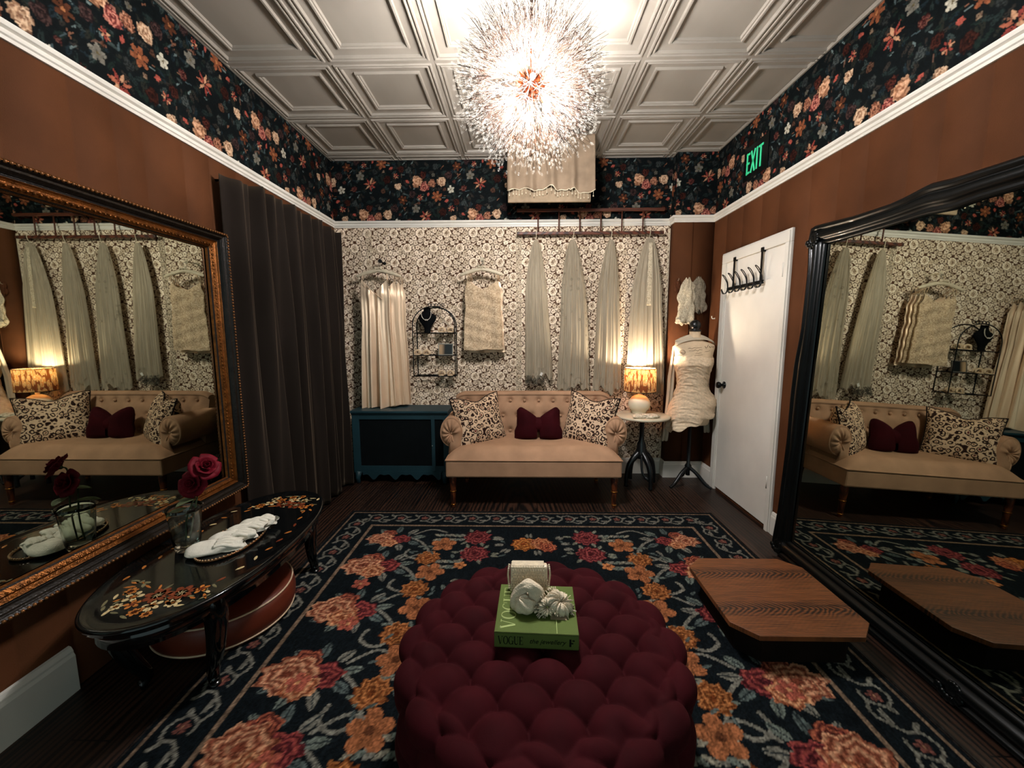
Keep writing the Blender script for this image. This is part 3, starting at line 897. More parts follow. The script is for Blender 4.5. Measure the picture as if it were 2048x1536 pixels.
# ------------------------------------------------------------------ teal console beneath the dresses
M_teal = mat('teal_paint', '16333a', .5, var=.15, vscale=5)
M_mesh = mat('dark_panel_cloth', '0b0f10', .9)
cab = thing('console_cabinet', 'low dark teal cabinet with scalloped apron under the hanging slip dress', 'cabinet', (-1.10, 3.78, 0))
CX0, CX1, CYF = -1.545, -.655, 3.62
mb = MB(); mb.b2((CX0 - .01, CYF - .025, .668), (CX1, YB - .002, .688)); mb.b2((CX0 - .005, CYF - .012, .655), (CX1, YB - .01, .668)); part('top', mb, M_teal, cab, bevel=.004)
mb = MB()
mb.b2((CX0, CYF, .605), (CX1, CYF + .025, .655)); mb.b2((CX0, CYF, .10), (CX1, CYF + .025, .165))
part('face_rail', mb, M_teal, cab, bevel=.002)
for x0, w in ((CX0, .065), (-.815, .032), (CX1 - .05, .05)):
    mb = MB(); mb.b2((x0, CYF - .001, .10), (x0 + w, CYF + .026, .65)); part('stile', mb, M_teal, cab, bevel=.002)
mb = MB(); mb.b2((CX0 + .06, CYF + .012, .16), (CX1 - .05, CYF + .02, .61)); part('panel', mb, M_mesh, cab)
for x in (CX0, CX1 - .02):
    mb = MB(); mb.b2((x, CYF + .02, .06), (x + .02, YB - .01, .66)); part('side_panel', mb, M_teal, cab)
ap = [(CX0 + .08, .115)]
for i in range(81):
    t = i / 80; x = CX0 + .08 + (CX1 - CX0 - .16) * t
    ap.append((x, .068 + .022 * cos(t * 2 * pi * 3.6) - .012 * cos(t * 2 * pi * 7.2)))
ap.append((CX1 - .08, .115))
mb = MB(); mb.prism(ap, CYF - .004, CYF + .02); part('apron', mb, M_teal, cab)
for x in (CX0 + .04, CX1 - .04):
    mb = MB(); mb.tube([(x, CYF + .015, .11), (x - .012, CYF + .005, .05), (x - .004, CYF + .01, 0)], [.034, .022, .018], 10); part('leg', mb, M_teal, cab)
mb = MB(); mb.ball((-.807, CYF - .006, .36), .006, 8, 6); part('knob', mb, mat('nickel', '8f9a98', .3, .9), cab)

# ------------------------------------------------------------------ round side table, lamp
M_marb = mat('cream_marble', 'c9bda4', .35, var=.08, vscale=9)
M_blkw = mat('black_lacquer_wood', '0b0c0d', .3, var=.3)
TX, TY = 1.10, 3.60
tb = thing('side_table', 'round marble topped side table with black pedestal legs beside the settee', 'table', (TX, TY, 0))
mb = MB(); mb.lathe([(0, .632), (.213, .632), (.230, .636), (.236, .644), (.234, .652), (.228, .657), (0, .658)], (TX, TY, 0), 56); part('tabletop', mb, M_marb, tb)
mb = MB(); mb.lathe([(0, .26), (.05, .26), (.052, .29), (.055, .31), (.04, .345), (.038, .39), (.024, .42), (.021, .46), (.02, .58), (.03, .605), (.09, .615), (.095, .632), (0, .632)], (TX, TY, 0), 20); part('column', mb, M_blkw, tb)
for k in range(4):
    a = radians(20 + 90 * k); d = Vector((cos(a), sin(a), 0))
    mb = MB(); P0 = Vector((TX, TY, 0))
    mb.tube(bez([P0 + d * .02 + Vector((0, 0, .31)), P0 + d * .07 + Vector((0, 0, .27)), P0 + d * .12 + Vector((0, 0, .21)), P0 + d * .145 + Vector((0, 0, .12)), P0 + d * .15 + Vector((0, 0, .012))], 6), [.034, .033, .032, .031, .03, .03, .029, .028, .027, .026, .025, .024, .024, .023, .022, .021, .020, .019, .019, .018, .018, .017, .017, .018, .019][:25], 10)
    part('leg', mb, M_blkw, tb)
mb = MB(); mb.tube(bez([(TX - .01, TY - .05, .3), (TX - .015, TY - .1, .17), (TX + .01, TY - .12, .115), (TX + .035, TY - .125, .095)], 6), .011, 8)
mb.tube([(TX + .005, TY - .12, .118), (TX + .05, TY - .125, .085)], .016, 8); part('crank_handle', mb, M_blkw, tb)

LX, LY = 1.085, 3.66
M_cer = mat('cream_ceramic', 'd8d0b6', .35, var=.05)
lamp = thing('table_lamp', 'table lamp with round cream base and patterned drum shade, lit', 'lamp', (LX, LY, .658))
mb = MB(); prof = [(0, .658), (.058, .658), (.06, .664)]
for i in range(1, 15):
    a = -pi / 2 * .62 + (pi / 2 * .62 + pi / 2 * .9) * i / 14
    prof.append((.098 * cos(a), .748 + .084 * sin(a)))
prof += [(.016, .836), (.016, .85), (0, .85)]
mb.lathe(prof, (LX, LY, 0), 36); part('base', mb, M_cer, lamp)
mb = MB(); mb.tube([(LX, LY, .845), (LX, LY, .97)], .009, 10); mb.lathe([(0, .965), (.03, .965), (.05, 1.003), (.047, 1.003), (.028, .970), (0, .970)], (LX, LY, 0), 20); part('socket', mb, M_gold, lamp)  # stem plus an added flared cup, unseen, that blocks the bulb's downward light
M_shade = bpy.data.materials.new('batik_shade'); M_shade.use_nodes = True
N = M_shade.node_tree.nodes; L = M_shade.node_tree.links; b = N['Principled BSDF']
tc = N.new('ShaderNodeTexCoord'); mp = N.new('ShaderNodeMapping'); mp.inputs['Scale'].default_value = (1, 1, .36); L.new(tc.outputs['Object'], mp.inputs['Vector'])
vo = N.new('ShaderNodeTexVoronoi'); vo.inputs['Scale'].default_value = 46; L.new(mp.outputs['Vector'], vo.inputs['Vector'])
rp = N.new('ShaderNodeValToRGB'); L.new(vo.outputs['Distance'], rp.inputs['Fac']); el = rp.color_ramp.elements
for _ in range(3): el.new(.5)
for e, (p, c) in zip(el, ((0, 'd08a40'), (.2, 'e6c48c'), (.36, 'cf8238'), (.52, 'e0b676'), (.66, '84441a'))): e.position = p; e.color = lin(c) + (1,)
L.new(rp.outputs['Color'], b.inputs['Base Color']); b.inputs['Roughness'].default_value = .9
tl = N.new('ShaderNodeBsdfTranslucent'); L.new(rp.outputs['Color'], tl.inputs['Color'])
ms = N.new('ShaderNodeMixShader'); ms.inputs[0].default_value = .06; L.new(b.outputs[0], ms.inputs[1]); L.new(tl.outputs[0], ms.inputs[2]); L.new(ms.outputs[0], N['Material Output'].inputs['Surface'])
mb = MB()
def shade(u, v):
    a = 2 * pi * u; r = .139 - .006 * v + .0035 * sin(60 * a) ; return (LX + r * cos(a), LY + r * sin(a), .864 + .208 * v)
mb.grid(240, 10, shade, cu=True); sh = part('lamp_shade', mb, M_shade, lamp)
for z, r in ((.864, .1405), (1.072, .1345)):
    mb = MB(); mb.tube([(LX + r * cos(2 * pi * i / 48), LY + r * sin(2 * pi * i / 48), z) for i in range(48)], .003, 6, closed=True)
    part('rim', mb, M_pipe, sh)
mb = MB()
for k in range(3):
    a = 2 * pi * k / 3; mb.tube([(LX, LY, .97), (LX + .137 * cos(a), LY + .138 * sin(a), .9)], .002, 5)
part('spider', mb, M_gold, sh)
M_lbulb = mat('lamp_bulb', 'fff0d0', .5, emit='fff0d8', estr=1.)
mb = MB(); mb.ball((LX, LY, 1.03), .024, 14, 10, sq=(1, 1, 1.25)); lb = part('bulb', mb, M_lbulb, lamp)

# folded lace cloths on the little table
M_wlace, _, _ = cellmat('white_lace', [(0, 'd8cdb8'), (.25, 'cfc2ab'), (.42, 'a89a82'), (.55, 'd6cab4'), (1, 'd0c4ae')], 55, warp=.02, bump=.35)
def crumple(c, sx, sy, sz, seed, M=None, n=26, ridg=3.0, nv=None):
    g = np.random.default_rng(seed); ph = g.uniform(0, 6.28, 8)
    def fn(u, v):
        a = 2 * pi * u; t = -pi / 2 + pi * v
        k = 1 + .12 * sin(ridg * a + ph[0] + 2 * sin(2 * t + ph[1])) + .09 * sin(2 * ridg * a + ph[2] + 3 * t) + .06 * sin(5 * t + ph[3] + a)
        x, y, z = sx * cos(t) * cos(a) * k, sy * cos(t) * sin(a) * k, sz * sin(t) * (1 + .25 * sin(3 * a + ph[4]) * cos(t) + .15 * sin(6 * a + ph[5]))
        z = max(z, -sz * .55)
        p = Vector((x, y, z + sz * .55)); 
        if M is not None: p = M @ p
        return p + Vector(c)
    return fn
for k, (lb_, x, y, rz, sx) in enumerate((('white lace cuff folded on the left of the marble side table', 1.045, 3.468, 12, .08), ('white lace cuff folded on the right of the marble side table', 1.13, 3.465, -8, .075))):
    mb = MB(); mb.grid(60, 22, crumple((x, y, .658), sx, .045, .022, k + 3, R3('Z', rz)), cu=True)
    solo('lace_cuff', mb, M_wlace, lb_, 'lace cuff', (x, y, .658), 'lace cuffs on the side table')
# ------------------------------------------------------------------ dress form
M_linen = mat('printed_linen', 'd2ba9c', .85, var=.08, vscale=30)
M_ink = mat('sepia_ink', '3a2a22', .9)
DX, DY = 1.53, 3.60
df = thing('dress_form', 'dress form with script printed chest and black knob on a tripod stand', 'mannequin', (DX, DY, 0))
TORSO = [(.58, .150, .105), (.66, .172, .125), (.74, .168, .125), (.82, .145, .108), (.92, .120, .092), (.97, .118, .092), (1.04, .130, .105), (1.11, .150, .125), (1.17, .155, .12),
         (1.22, .165, .10), (1.26, .178, .082), (1.285, .170, .068), (1.305, .120, .055), (1.325, .062, .05), (1.36, .046, .046), (1.395, .044, .044), (1.40, .046, .046)]
def tor(z): return interp(z, [(a, b) for a, b, c in TORSO]), interp(z, [(a, c) for a, b, c in TORSO])
def tpoint(u, z, off=0.):
    rx, ry = tor(z); a = 2 * pi * u
    bust = .028 * math.exp(-((z - 1.12) / .055) ** 2) * (math.exp(-((a - 3 * pi / 2 - .5) / .35) ** 2) + math.exp(-((a - 3 * pi / 2 + .5) / .35) ** 2))
    return Vector((DX + (rx + off) * cos(a), DY + (ry + off + bust) * sin(a), z))
mb = MB(); zs = [.58 + (1.40 - .58) * i / 48 for i in range(49)]
mb.grid(48, 49, lambda u, v: tpoint(u, .58 + .82 * v), cu=True)
mb.add([tpoint(i / 48, .58) for i in range(48)], [tuple(range(48))])
torso = part('torso', mb, M_linen, df)
# handwriting across the chest: looping pen strokes lying on the cloth
def on_chest(x, z):
    rx, ry = tor(z); k = max(-1, min(1, x / rx)); y = DY - (ry) * sqrt(max(0, 1 - k * k)) - .001
    return Vector((DX + x, y - .012 * math.exp(-((z - 1.12) / .055) ** 2), z))
mb = MB(); g = random.Random(4)
for (x0, x1, z, amp) in ((-.085, .03, 1.252, .006), (-.08, .03, 1.232, .008), (-.03, .02, 1.208, .006), (-.075, .03, 1.19, .005), (.05, .105, 1.222, .013)):
    pts = []; n = 70
    for i in range(n):
        t = i / (n - 1); ph = t * (x1 - x0) / .0065
        pts.append(on_chest(x0 + (x1 - x0) * t + .003 * sin(ph * 2), z + amp * sin(ph) * (.5 + .5 * sin(ph * .37 + z * 90)) + .01 * t))
    mb.tube(pts, .0011, 4)
for st in ([(.06, 1.272), (.068, 1.255), (.078, 1.262), (.095, 1.283)], [(.098, 1.262), (.104, 1.272), (.11, 1.258), (.125, 1.268), (.14, 1.262), (.15, 1.27)]):
    mb.tube([on_chest(x, z) for x, z in st], .0018, 4)
mb.tube([on_chest(-.125 + .018 * cos(a * .4), 1.222 + .018 * sin(a * .4)) for a in range(17)], .0016, 4)
mb.tube([on_chest(-.125 + .009 * cos(a * .4), 1.222 + .010 * sin(a * .4)) for a in range(17)], .0014, 4)
part('script_print', mb, M_ink, torso)
mb = MB(); mb.lathe([(0, 1.398), (.050, 1.398), (.052, 1.408), (.047, 1.414), (.034, 1.418), (.040, 1.426), (.046, 1.44), (.047, 1.455), (.043, 1.472), (.033, 1.487), (.018, 1.496), (0, 1.499)], (DX, DY, 0), 24); part('neck_cap', mb, M_blkw, df)
mb = MB(); mb.lathe([(0, .1), (.02, .1), (.018, .14), (.028, .17), (.03, .19), (.016, .21), (.015, .56), (.05, .575), (.05, .58), (0, .58)], (DX, DY, 0), 16); part('pole', mb, M_blkw, df)
for k in range(3):
    a = radians(205 + 120 * k); d = Vector((cos(a), sin(a), 0)); c0 = Vector((DX, DY, 0))
    mb = MB(); mb.tube(bez([c0 + d * .015 + Vector((0, 0, .17)), c0 + d * .075 + Vector((0, 0, .125)), c0 + d * .15 + Vector((0, 0, .045)), c0 + d * .205 + Vector((0, 0, .014))], 6), [.017] * 12 + [.016, .015, .014, .013, .012, .012, .0125], 8); part('leg', mb, M_blkw, df)
# ruched lace dress on it
M_ruch = mat('cream_crinkle_lace', 'dcc4a6', .85, var=.14, vscale=60, bump=.35, bscale=130)
gd = np.random.default_rng(2); phd = gd.uniform(0, 6.28, 6)
def dress(u, v):
    a = 2 * pi * u; front = -sin(a)
    topz = 1.185 + .012 * sin(2 * a); 
    hem = .60 + .09 * cos(a) + .012 * sin(9 * a) + (.05 if cos(a) > .5 else 0) * 0
    z = topz + (hem - topz) * v
    p = tpoint(u, max(.6, z), .003 + .005 * sstep(0, .1, v))
    fl = max(0, (.80 - z) / .22)
    q = Vector((cos(a) * 1.6, sin(a) * 1.6, 34 * z + 4 * sin(a + .6)))
    ruche = (.017 * (.45 - abs(mnoise.noise(q))) + .006 * mnoise.noise(q * 2.3)) * sstep(0, .02, v)
    out = ruche + .03 * fl + .012 * fl * sin(7 * a + phd[3])
    peplum = .045 * math.exp(-((z - .80) / .06) ** 2) * max(0, cos(a)) ** 2
    d = Vector((cos(a), sin(a), 0)); p.z = z
    return p + d * (out + peplum)
mb = MB(); mb.grid(120, 150, dress, cu=True)
solo('ruched_dress', mb, M_ruch, 'short ruched cream lace dress worn by the dress form', 'dress', (DX, DY, .6), solid=.003)
# ivory stole over the shoulders hanging behind
M_ivory = mat('ivory_satin', 'bfb09a', .5, var=.08, vscale=9, sheen=.2)
mb = MB()
def stole(u, v):
    s = v * 2 - 1; w = .06 - .02 * abs(s)
    L_ = abs(s); sg = 1 if s > 0 else -1
    if L_ < .22:
        t = L_ / .22; x = sg * .165 * t; z = 1.345 - .05 * t * t; y = DY - .045 + .035 * t
        return Vector((DX + x, y + (u - .5) * .05 + .004 * sin(18 * u), z + .006 + (u - .5) * .050 * (1 - .5 * t) + .006 * sin(9 * u + 6 * s)))
    t = (L_ - .22) / .78; z = 1.295 - (.90 if sg < 0 else .82) * t
    x = sg * (.165 + .03 * t - .02 * sin(3 * t)); y = DY + .03 + .05 * min(1, t * 3)
    return Vector((DX + x + (u - .5) * .06 * min(1, .3 + t * 2), y + .010 * sin(12 * u + 3 * t) , z))
mb.grid(16, 70, stole)
solo('stole', mb, M_ivory, 'long ivory stole draped round the neck of the dress form', 'stole', (DX, DY, .5), solid=.002)

# pegs on the brown pier with what hangs there
M_steel = mat('pale_metal', '9a9488', .35, .8)
def peg(x, z, lab):
    t = thing('wall_peg', lab, 'hook', (x, YP, z))
    mb = MB(); mb.lathe([(0, 0), (.009, 0), (.008, .003), (0, .004)], (x, YP, z), 10, axis=Matrix.Rotation(pi / 2, 3, 'X')); part('plate', mb, M_steel, t)
    mb = MB(); mb.tube(bez([(x, YP - .002, z), (x, YP - .022, z - .004), (x, YP - .034, z + .002), (x, YP - .036, z + .016)], 5), .0028, 6); part('hook', mb, M_steel, t)
peg(1.527, 1.872, 'small metal peg holding the crumpled white lace scarf'); peg(1.618, 1.878, 'small metal peg holding the grey feathery lace wrap'); peg(1.437, 1.862, 'small metal peg holding the brown pouch')
def hung(name, lab, cat, top, length, w0, w1, mats, seed, slant=0., roll=False, dep=.03):
    g = np.random.default_rng(seed); ph = g.uniform(0, 6.28, 6)
    def fn(u, v):
        a = 2 * pi * u
        w = w0 + (w1 - w0) * sstep(0, .5, v) ; w *= (.35 + .65 * sstep(-.02, .16, v))
        if v > .9: w *= 1 - .5 * ((v - .9) / .1) ** 2
        k = 1 + .16 * sin(4 * a + ph[0] + 5 * v) + .12 * sin(7 * a + ph[1] - 7 * v) + .07 * sin(22 * v + ph[2] + 2 * a)
        x = w * cos(a) * k + slant * v; y = -dep * (.6 + .4 * v) * (1 + sin(a) * k) - .004
        z = -length * v + .012 * sin(5 * a + ph[3]) * v - .01 * sin(3 * a + ph[4])
        return Vector((top[0] + x, YP + min(-.003, y), top[1] + z))
    mb = MB(); mb.grid(56, 60, fn, cu=True)
    if roll: 
        mb.grid(40, 16, crumple((top[0] - .075, YP - .075, top[1] - length - .0), .042, .034, .036, seed + 1), cu=True)
        mb.grid(40, 16, crumple((top[0] - .0, YP - .04, top[1] - length - .0), .03, .025, .018, seed + 2), cu=True)
    return solo(name, mb, mats, lab, cat, (top[0], YP, top[1]))
M_glace, _, _ = cellmat('cream_guipure', [(0, '8d8069'), (.12, 'c2b398'), (.3, 'd2c4aa'), (.45, '8f826c'), (.6, 'c4b69c')], 60, warp=.02, bump=.5)
M_feath, _, _ = cellmat('grey_feather_lace', [(0, '6c6253'), (.2, '9b8f7b'), (.4, '5c5346'), (.6, '8b806d')], 70, warp=.03, bump=.5)
hung('lace_scarf', 'crumpled white lace scarf hanging on a peg above the dress form', 'scarf', (1.53, 1.878), .41, .045, .075, M_glace, 3, -.015, True)
hung('lace_wrap', 'grey feathery lace wrap hanging on a peg behind the white scarf', 'wrap', (1.622, 1.885), .31, .05, .058, M_feath, 8, .02, False, .02)
hung('pouch', 'small brown pouch hanging on the leftmost peg of the brown wall', 'pouch', (1.437, 1.868), .10, .02, .026, mat('brown_leather', '4d2c1a', .6), 12, 0, False, .012)
mb = MB(); mb.tube(bez([(XR, 3.722, 1.515), (XR - .018, 3.722, 1.513), (XR - .026, 3.722, 1.522), (XR - .026, 3.722, 1.536)], 4), .004, 6); mb.lathe([(0, 0), (.008, 0), (0, .004)], (XR, 3.722, 1.515), 8, axis=Matrix.Rotation(-pi / 2, 3, 'Y'))
solo('cup_hook', mb, mat('white_enamel', 'd8d2c4', .3), 'tiny white cup hook on the brown wall beside the door casing', 'hook', (XR, 3.722, 1.515))

# ------------------------------------------------------------------ hangers with slips and camisoles
M_satin = mat('champagne_satin', 'e8ccad', .42, .45, var=.05, vscale=6)
M_satin2 = mat('champagne_satin_rear', 'd8bb9c', .45, .4, var=.05, vscale=6)
M_clace, _, _ = cellmat('beige_corded_lace', [(0, '8a7157'), (.14, 'a58b6c'), (.24, 'c3ab8c'), (.40, 'ccb698'), (.5, '8f765b'), (.7, 'bfa788')], 44, warp=.03, bump=.45)
M_hang = mat('cream_padded_satin', 'c4b69c', .5, var=.1, vscale=18)
def hanger(label, c, w, y):
    t = thing('padded_hanger', label, 'hanger', (c[0], y, c[1]), 'padded hangers on the back wall')
    x0, z0 = c; pts = []; rr = []
    for i in range(25):
        s = -1 + 2 * i / 24; pts.append((x0 + s * w / 2, y, z0 + .035 - .055 * abs(s) ** 1.4)); rr.append(.010 + .008 * (1 - abs(s) ** 4) + .0025 * sin(i * 2.1))
    mb = MB(); mb.tube(pts, rr, 12); part('padding', mb, M_hang, t)
    mb = MB()
    for k in range(2):
        for i in range(14):
            a = 2 * pi * i / 14
        mb.grid(18, 6, lambda u, v: Vector((x0 + (1 if k else -1) * (.005 + .032 * v), y - .02 - .012 * sin(pi * v) * cos(2 * pi * u), z0 + .052 + .012 * sin(2 * pi * u) * (.3 + v) )), cu=True)
    mb.ball((x0, y - .022, z0 + .05), .009, 8, 6); part('ribbon_bow', mb, M_hang, t)
    mb = MB(); mb.tube(bez([(x0, y, z0 + .04), (x0, y, z0 + .075), (x0 + .016, y + .004, z0 + .095), (x0 + .004, y + .012, z0 + .112), (x0 - .014, y + .012, z0 + .102)], 6), .0022, 6); part('hook', mb, M_steel, t)
def rosette_hook(label, x, z, y, mt=None):
    mt = mt or M_black
    t = thing('wall_hook', label, 'hook', (x, YB, z), 'flower shaped hooks on the back wall')
    mb = MB(); mb.lathe([(0, 0), (.016, 0), (.014, .006), (.006, .01), (.006, YB - y - .01), (.0, YB - y)], (x, YB, z), 12, axis=Matrix.Rotation(pi / 2, 3, 'X')); part('stem', mb, mt, t)
    mb = MB()
    for k in range(6):
        a = 2 * pi * k / 6; mb.ball((x + .012 * cos(a), y + .002, z + .012 * sin(a)), .0085, 8, 6, sq=(1, .6, 1))
    mb.ball((x, y - .002, z), .007, 8, 6); part('rosette', mb, mt, t)
def garment(label, cat, name, cx, y, zt, zb, wt, wb, mats, seed, vneck=.11, wrap=False, folds=9, amp=.010, dep=.022, strapx=.8, hz=None, hem=0., hy=None, group=None, lace=False, rear=False):
    g = np.random.default_rng(seed); ph = g.uniform(0, 6.28, 8)
    t = thing(name, label, cat, (cx, y, zb), group)
    def fn(u, v):
        a = 2 * pi * u; s = -cos(a)              # -1 left .. 1 right, front for u in 0..1/2
        front = 1 if u <= .5 else -1
        pk = strapx
        q = abs(s)
        top = zt - vneck * max(0, 1 - q / pk) ** (1.1 if not lace else .6) - .10 * max(0, (q - pk) / (1 - pk)) ** .8
        if front < 0: top -= (.12 if not lace else .05) * max(0, 1 - q / pk) ** .5
        if not lace and front < 0: top = zt - .18
        if rear and s < .5: top = min(top, zt - .19 + .16 * max(0, (s - .3) / .2))
        z = top + (zb - top) * v
        w = (wt + (wb - wt) * v ** 1.1) / 2 - .008 * math.exp(-((v - .3) / .12) ** 2)
        f = amp * (.15 + .85 * v) * (sin(folds * s * 1.6 + ph[0] + .7 * v) + .6 * sin(folds * 2.3 * s + ph[1] - .9 * v) + .3 * sin(folds * 3.7 * s + ph[2]))
        bust = .02 * math.exp(-((z - (zt - .13)) / .05) ** 2) * max(0, 1 - abs(q - .5) / .4)
        yy = y - front * (dep * sin(pi * min(u, 1 - u) * 2) ** .5 + bust) + f * (1 if front > 0 else .6)
        if lace: yy += .004 * sin(60 * z + 3 * s)
        zz = z + hem * v ** 8 * sin(5 * s + ph[3]) * .6 + hem * v ** 8 * s
        return Vector((cx + s * w, yy, zz))
    mb = MB(); mb.grid(120, 64, fn, cu=True)
    body = part('body', mb, mats, t)
    mb = MB()
    if hz is not None:
        for sg in ((1,) if rear else (-1, 1)):
            mb = MB(); x = cx + sg * wt / 2 * strapx
            mb.tube([(x, y - dep * .7, zt - .008), (x - sg * .008, (y * .3 + hy * .7) - .016, hz - .02), (x - sg * .010, hy, hz + .026), (x - sg * .008, y + .015, hz - .02), (x, y + dep * .5, zt - .02)], .003, 6)
            part('strap', mb, mats, t)
    if wrap:   # crossed bodice edge
        mb = MB(); pts = []
        for i in range(20):
            k = i / 19; s = -.70 + 1.25 * k; z = zt - .03 - .15 * k ** .9
            u = math.acos(-s) / (2 * pi); q = fn(u, max(0, .0)); 
            pts.append(Vector((cx + s * wt / 2, y - dep - .022, z)))
        mb.tube(pts, .004, 6, sq=(1, .6)); part('crossed_edge', mb, mats, body)
    return t
# slips (left) — one hanger, four slips one behind the other
hanger('cream padded hanger carrying the long satin slips', (-1.292, 1.925), .41, 3.775)
rosette_hook('dark flower shaped wall hook above the satin slips', -1.285, 2.047, 3.80)
SL = 'satin slips on the left hanger'
for k, (dx, dy, lab) in enumerate(((-.012, 0, 'long champagne satin slip dress, front one on the left hanger'), (.045, .032, 'champagne slip second from the front on the left hanger'),
                                   (.075, .060, 'champagne slip third from the front on the left hanger'), (.10, .088, 'rearmost champagne slip on the left hanger, against the wallpaper'))):
    garment(lab, 'slip dress', 'slip_dress', -1.315 + dx, 3.765 + dy, 1.878 - .008 * k, .695 + .012 * (k % 2), .275, .33, M_satin if k == 0 else M_satin2, 20 + k, (.135), k == 0, 6.2, .034 if k == 0 else .014, .022 if k == 0 else .010, .86, 1.918, .012, 3.775, SL, False, k > 0)
# camisoles
hanger('cream padded hanger carrying the lace camisoles', (-.345, 1.93), .40, 3.765)
rosette_hook('pale flower shaped wall hook above the lace camisoles', -.345, 2.052, 3.79, M_hang)
CM = 'lace camisoles on the middle hanger'
for k, (dx, dy, lab) in enumerate(((0, 0, 'beige lace camisole, front one on the middle hanger'), (.012, .034, 'beige lace camisole second from the front on the middle hanger'),
                                   (.02, .066, 'beige camisole third from the front on the middle hanger'), (.028, .096, 'rearmost beige camisole on the middle hanger, longest at the hem'))):
    garment(lab, 'camisole', 'lace_camisole', -.347 + dx, 3.765 + dy, 1.872, 1.235 - (.03 if k == 3 else 0), .315, .35, M_clace if k < 2 else M_satin2, 40 + k, .09, False, 4, .006, .014 if k == 0 else .010, .84, 1.923, .006, 3.765, CM, True)

# ------------------------------------------------------------------ ladder rack and veils
M_lad = woodmat('ladder_wood', '2a130c', '5e2f1c', (3, 20, 20), 6, .5)
lad = thing('ladder_rack', 'dark wooden ladder fixed sideways on the back wall as a veil rack', 'rack', (.64, 3.86, 2.29))
for z, lab in ((2.295, None), (2.497, None)):
    mb = MB(); mb.b2((-.028, 3.846, z - .013), (1.31, 3.872, z + .013)); part('rail', mb, M_lad, lad, bevel=.004)
for k in range(6):
    x = .165 + .1905 * k; mb = MB(); mb.tube([(x, 3.859, 2.29), (x, 3.859, 2.50)], .0065, 8); part('rung', mb, M_lad, lad)
for x in (.03, 1.25):
    mb = MB(); mb.b2((x - .01, 3.872, 2.485), (x + .01, YB + .002, 2.51)); mb.b2((x - .01, 3.872, 2.283), (x + .01, YB + .002, 2.307)); part('bracket', mb, M_lad, lad)
M_tulle = sheer('ivory_tulle', 'bcae96', .74)
M_tulle2 = sheer('ivory_tulle_fine', 'bcae96', .62)
def veil(label, x, zt, zb, w, seed, lean=0., deco=None):
    g = np.random.default_rng(seed); ph = g.uniform(0, 6.28, 9)
    t = thing('bridal_veil', label, 'veil', (x, 3.85, zt), 'veils on the ladder rack')
    def sheet(k):
        def fn(u, v):
            a = 2 * pi * u; s = cos(a)
            pr = (.12 + .58 * (v / .3) ** .62 if v < .3 else .70 + .30 * ((v - .3) / .7) ** .8)
            w_ = w / 2 * pr * (1 - .12 * k)
            fo = sin(11 * s + ph[0] + k) + .7 * sin(19 * s + ph[1] + 2 * v) + .5 * sin(31 * s + ph[2])
            y = 3.855 + .034 * sin(a) * pr + .007 * fo * pr - .008 * k
            z = zt + (zb - zt) * v * (1 - .06 * k) + v ** 5 * (.028 * sin(5 * s + ph[3] + k) + .02 * sin(13 * s + ph[4]) + .03 * lean * s)
            return Vector((x + s * w_ + lean * .05 * v + .006 * sin(6 * v + ph[5]), min(y, 3.915), z))
        return fn
    for k in range(2):
        mb = MB(); mb.grid(110, 46, sheet(k), cu=True); part('tulle_layer', mb, M_tulle if k == 0 else M_tulle2, t)
    mb = MB(); mb.tube(bez([(x, 3.842, 2.312), (x + .004, 3.836, 2.295), (x, 3.845, zt + .01), (x, 3.855, zt - .03)], 5), .003, 6)
    mb.tube([(x, 3.874, 2.296), (x, 3.862, 2.312), (x, 3.842, 2.312)], .003, 6); part('hanging_loop', mb, M_hang, t)
    f = sheet(0)
    if deco == 'flowers':
        mb = MB()
        for k in range(95):
            u = g.uniform(.5, 1.); v = g.uniform(.05, 1) ; p = f(u, v) + Vector((0, -.006, 0)); r = g.uniform(.004, .009)
            for q in range(5): mb.ball((p.x + r * cos(q * 1.257), p.y, p.z + r * sin(q * 1.257)), r * .55, 6, 4, sq=(1, .5, 1))
        part('applique_flowers', mb, mat('grey_beige_applique', '8c8372', .8), t).__setitem__('kind', 'stuff')
    if deco == 'lace':
        mb = MB(); mb.grid(8, 40, lambda u, v: f(.77 + .02 * (u - .5) + .004 * sin(v * 50), .03 + .40 * v) + Vector(((u - .5) * .03, -.012, 0))); part('lace_band', mb, M_glace, t, solid=.002)
    if deco == 'tag':
        mb = MB(); mb.box((x + .055, 3.80, zb + .05), (.022, .002, .032), rot=R3('Y', 25)); part('paper_tag', mb, mat('tag_paper', 'd8d4c8', .8), t, label='white paper tag')
        mb = MB()
        for i in range(150):
            a = g.uniform(0, 6.28); px = x + g.uniform(-.10, .09); pz = zb - .01 - .05 * (px - x) + g.uniform(-.02, .05)
            mb.tube([(px, 3.80 + g.uniform(0, .07), pz), (px + .02 * cos(a), 3.80, pz - .022 + .015 * sin(a))], .0018, 3)
        part('feather_trim', mb, mat('grey_feather', '5b554a', .9), t, label='grey feather trim').__setitem__('kind', 'stuff')
veil('plain ivory veil with feather hem, leftmost on the ladder rack', .146, 2.235, .955, .27, 1, .6, 'tag')
veil('ivory veil scattered with small applique flowers, second from left on the rack', .487, 2.235, .865, .31, 2, .5, 'flowers')
veil('narrow plain ivory veil, third from left on the ladder rack', .832, 2.235, .845, .27, 3, -.2)
veil('wide ivory veil with a lace band, rightmost above the table lamp', 1.18, 2.245, .83, .37, 4, 0, 'lace')

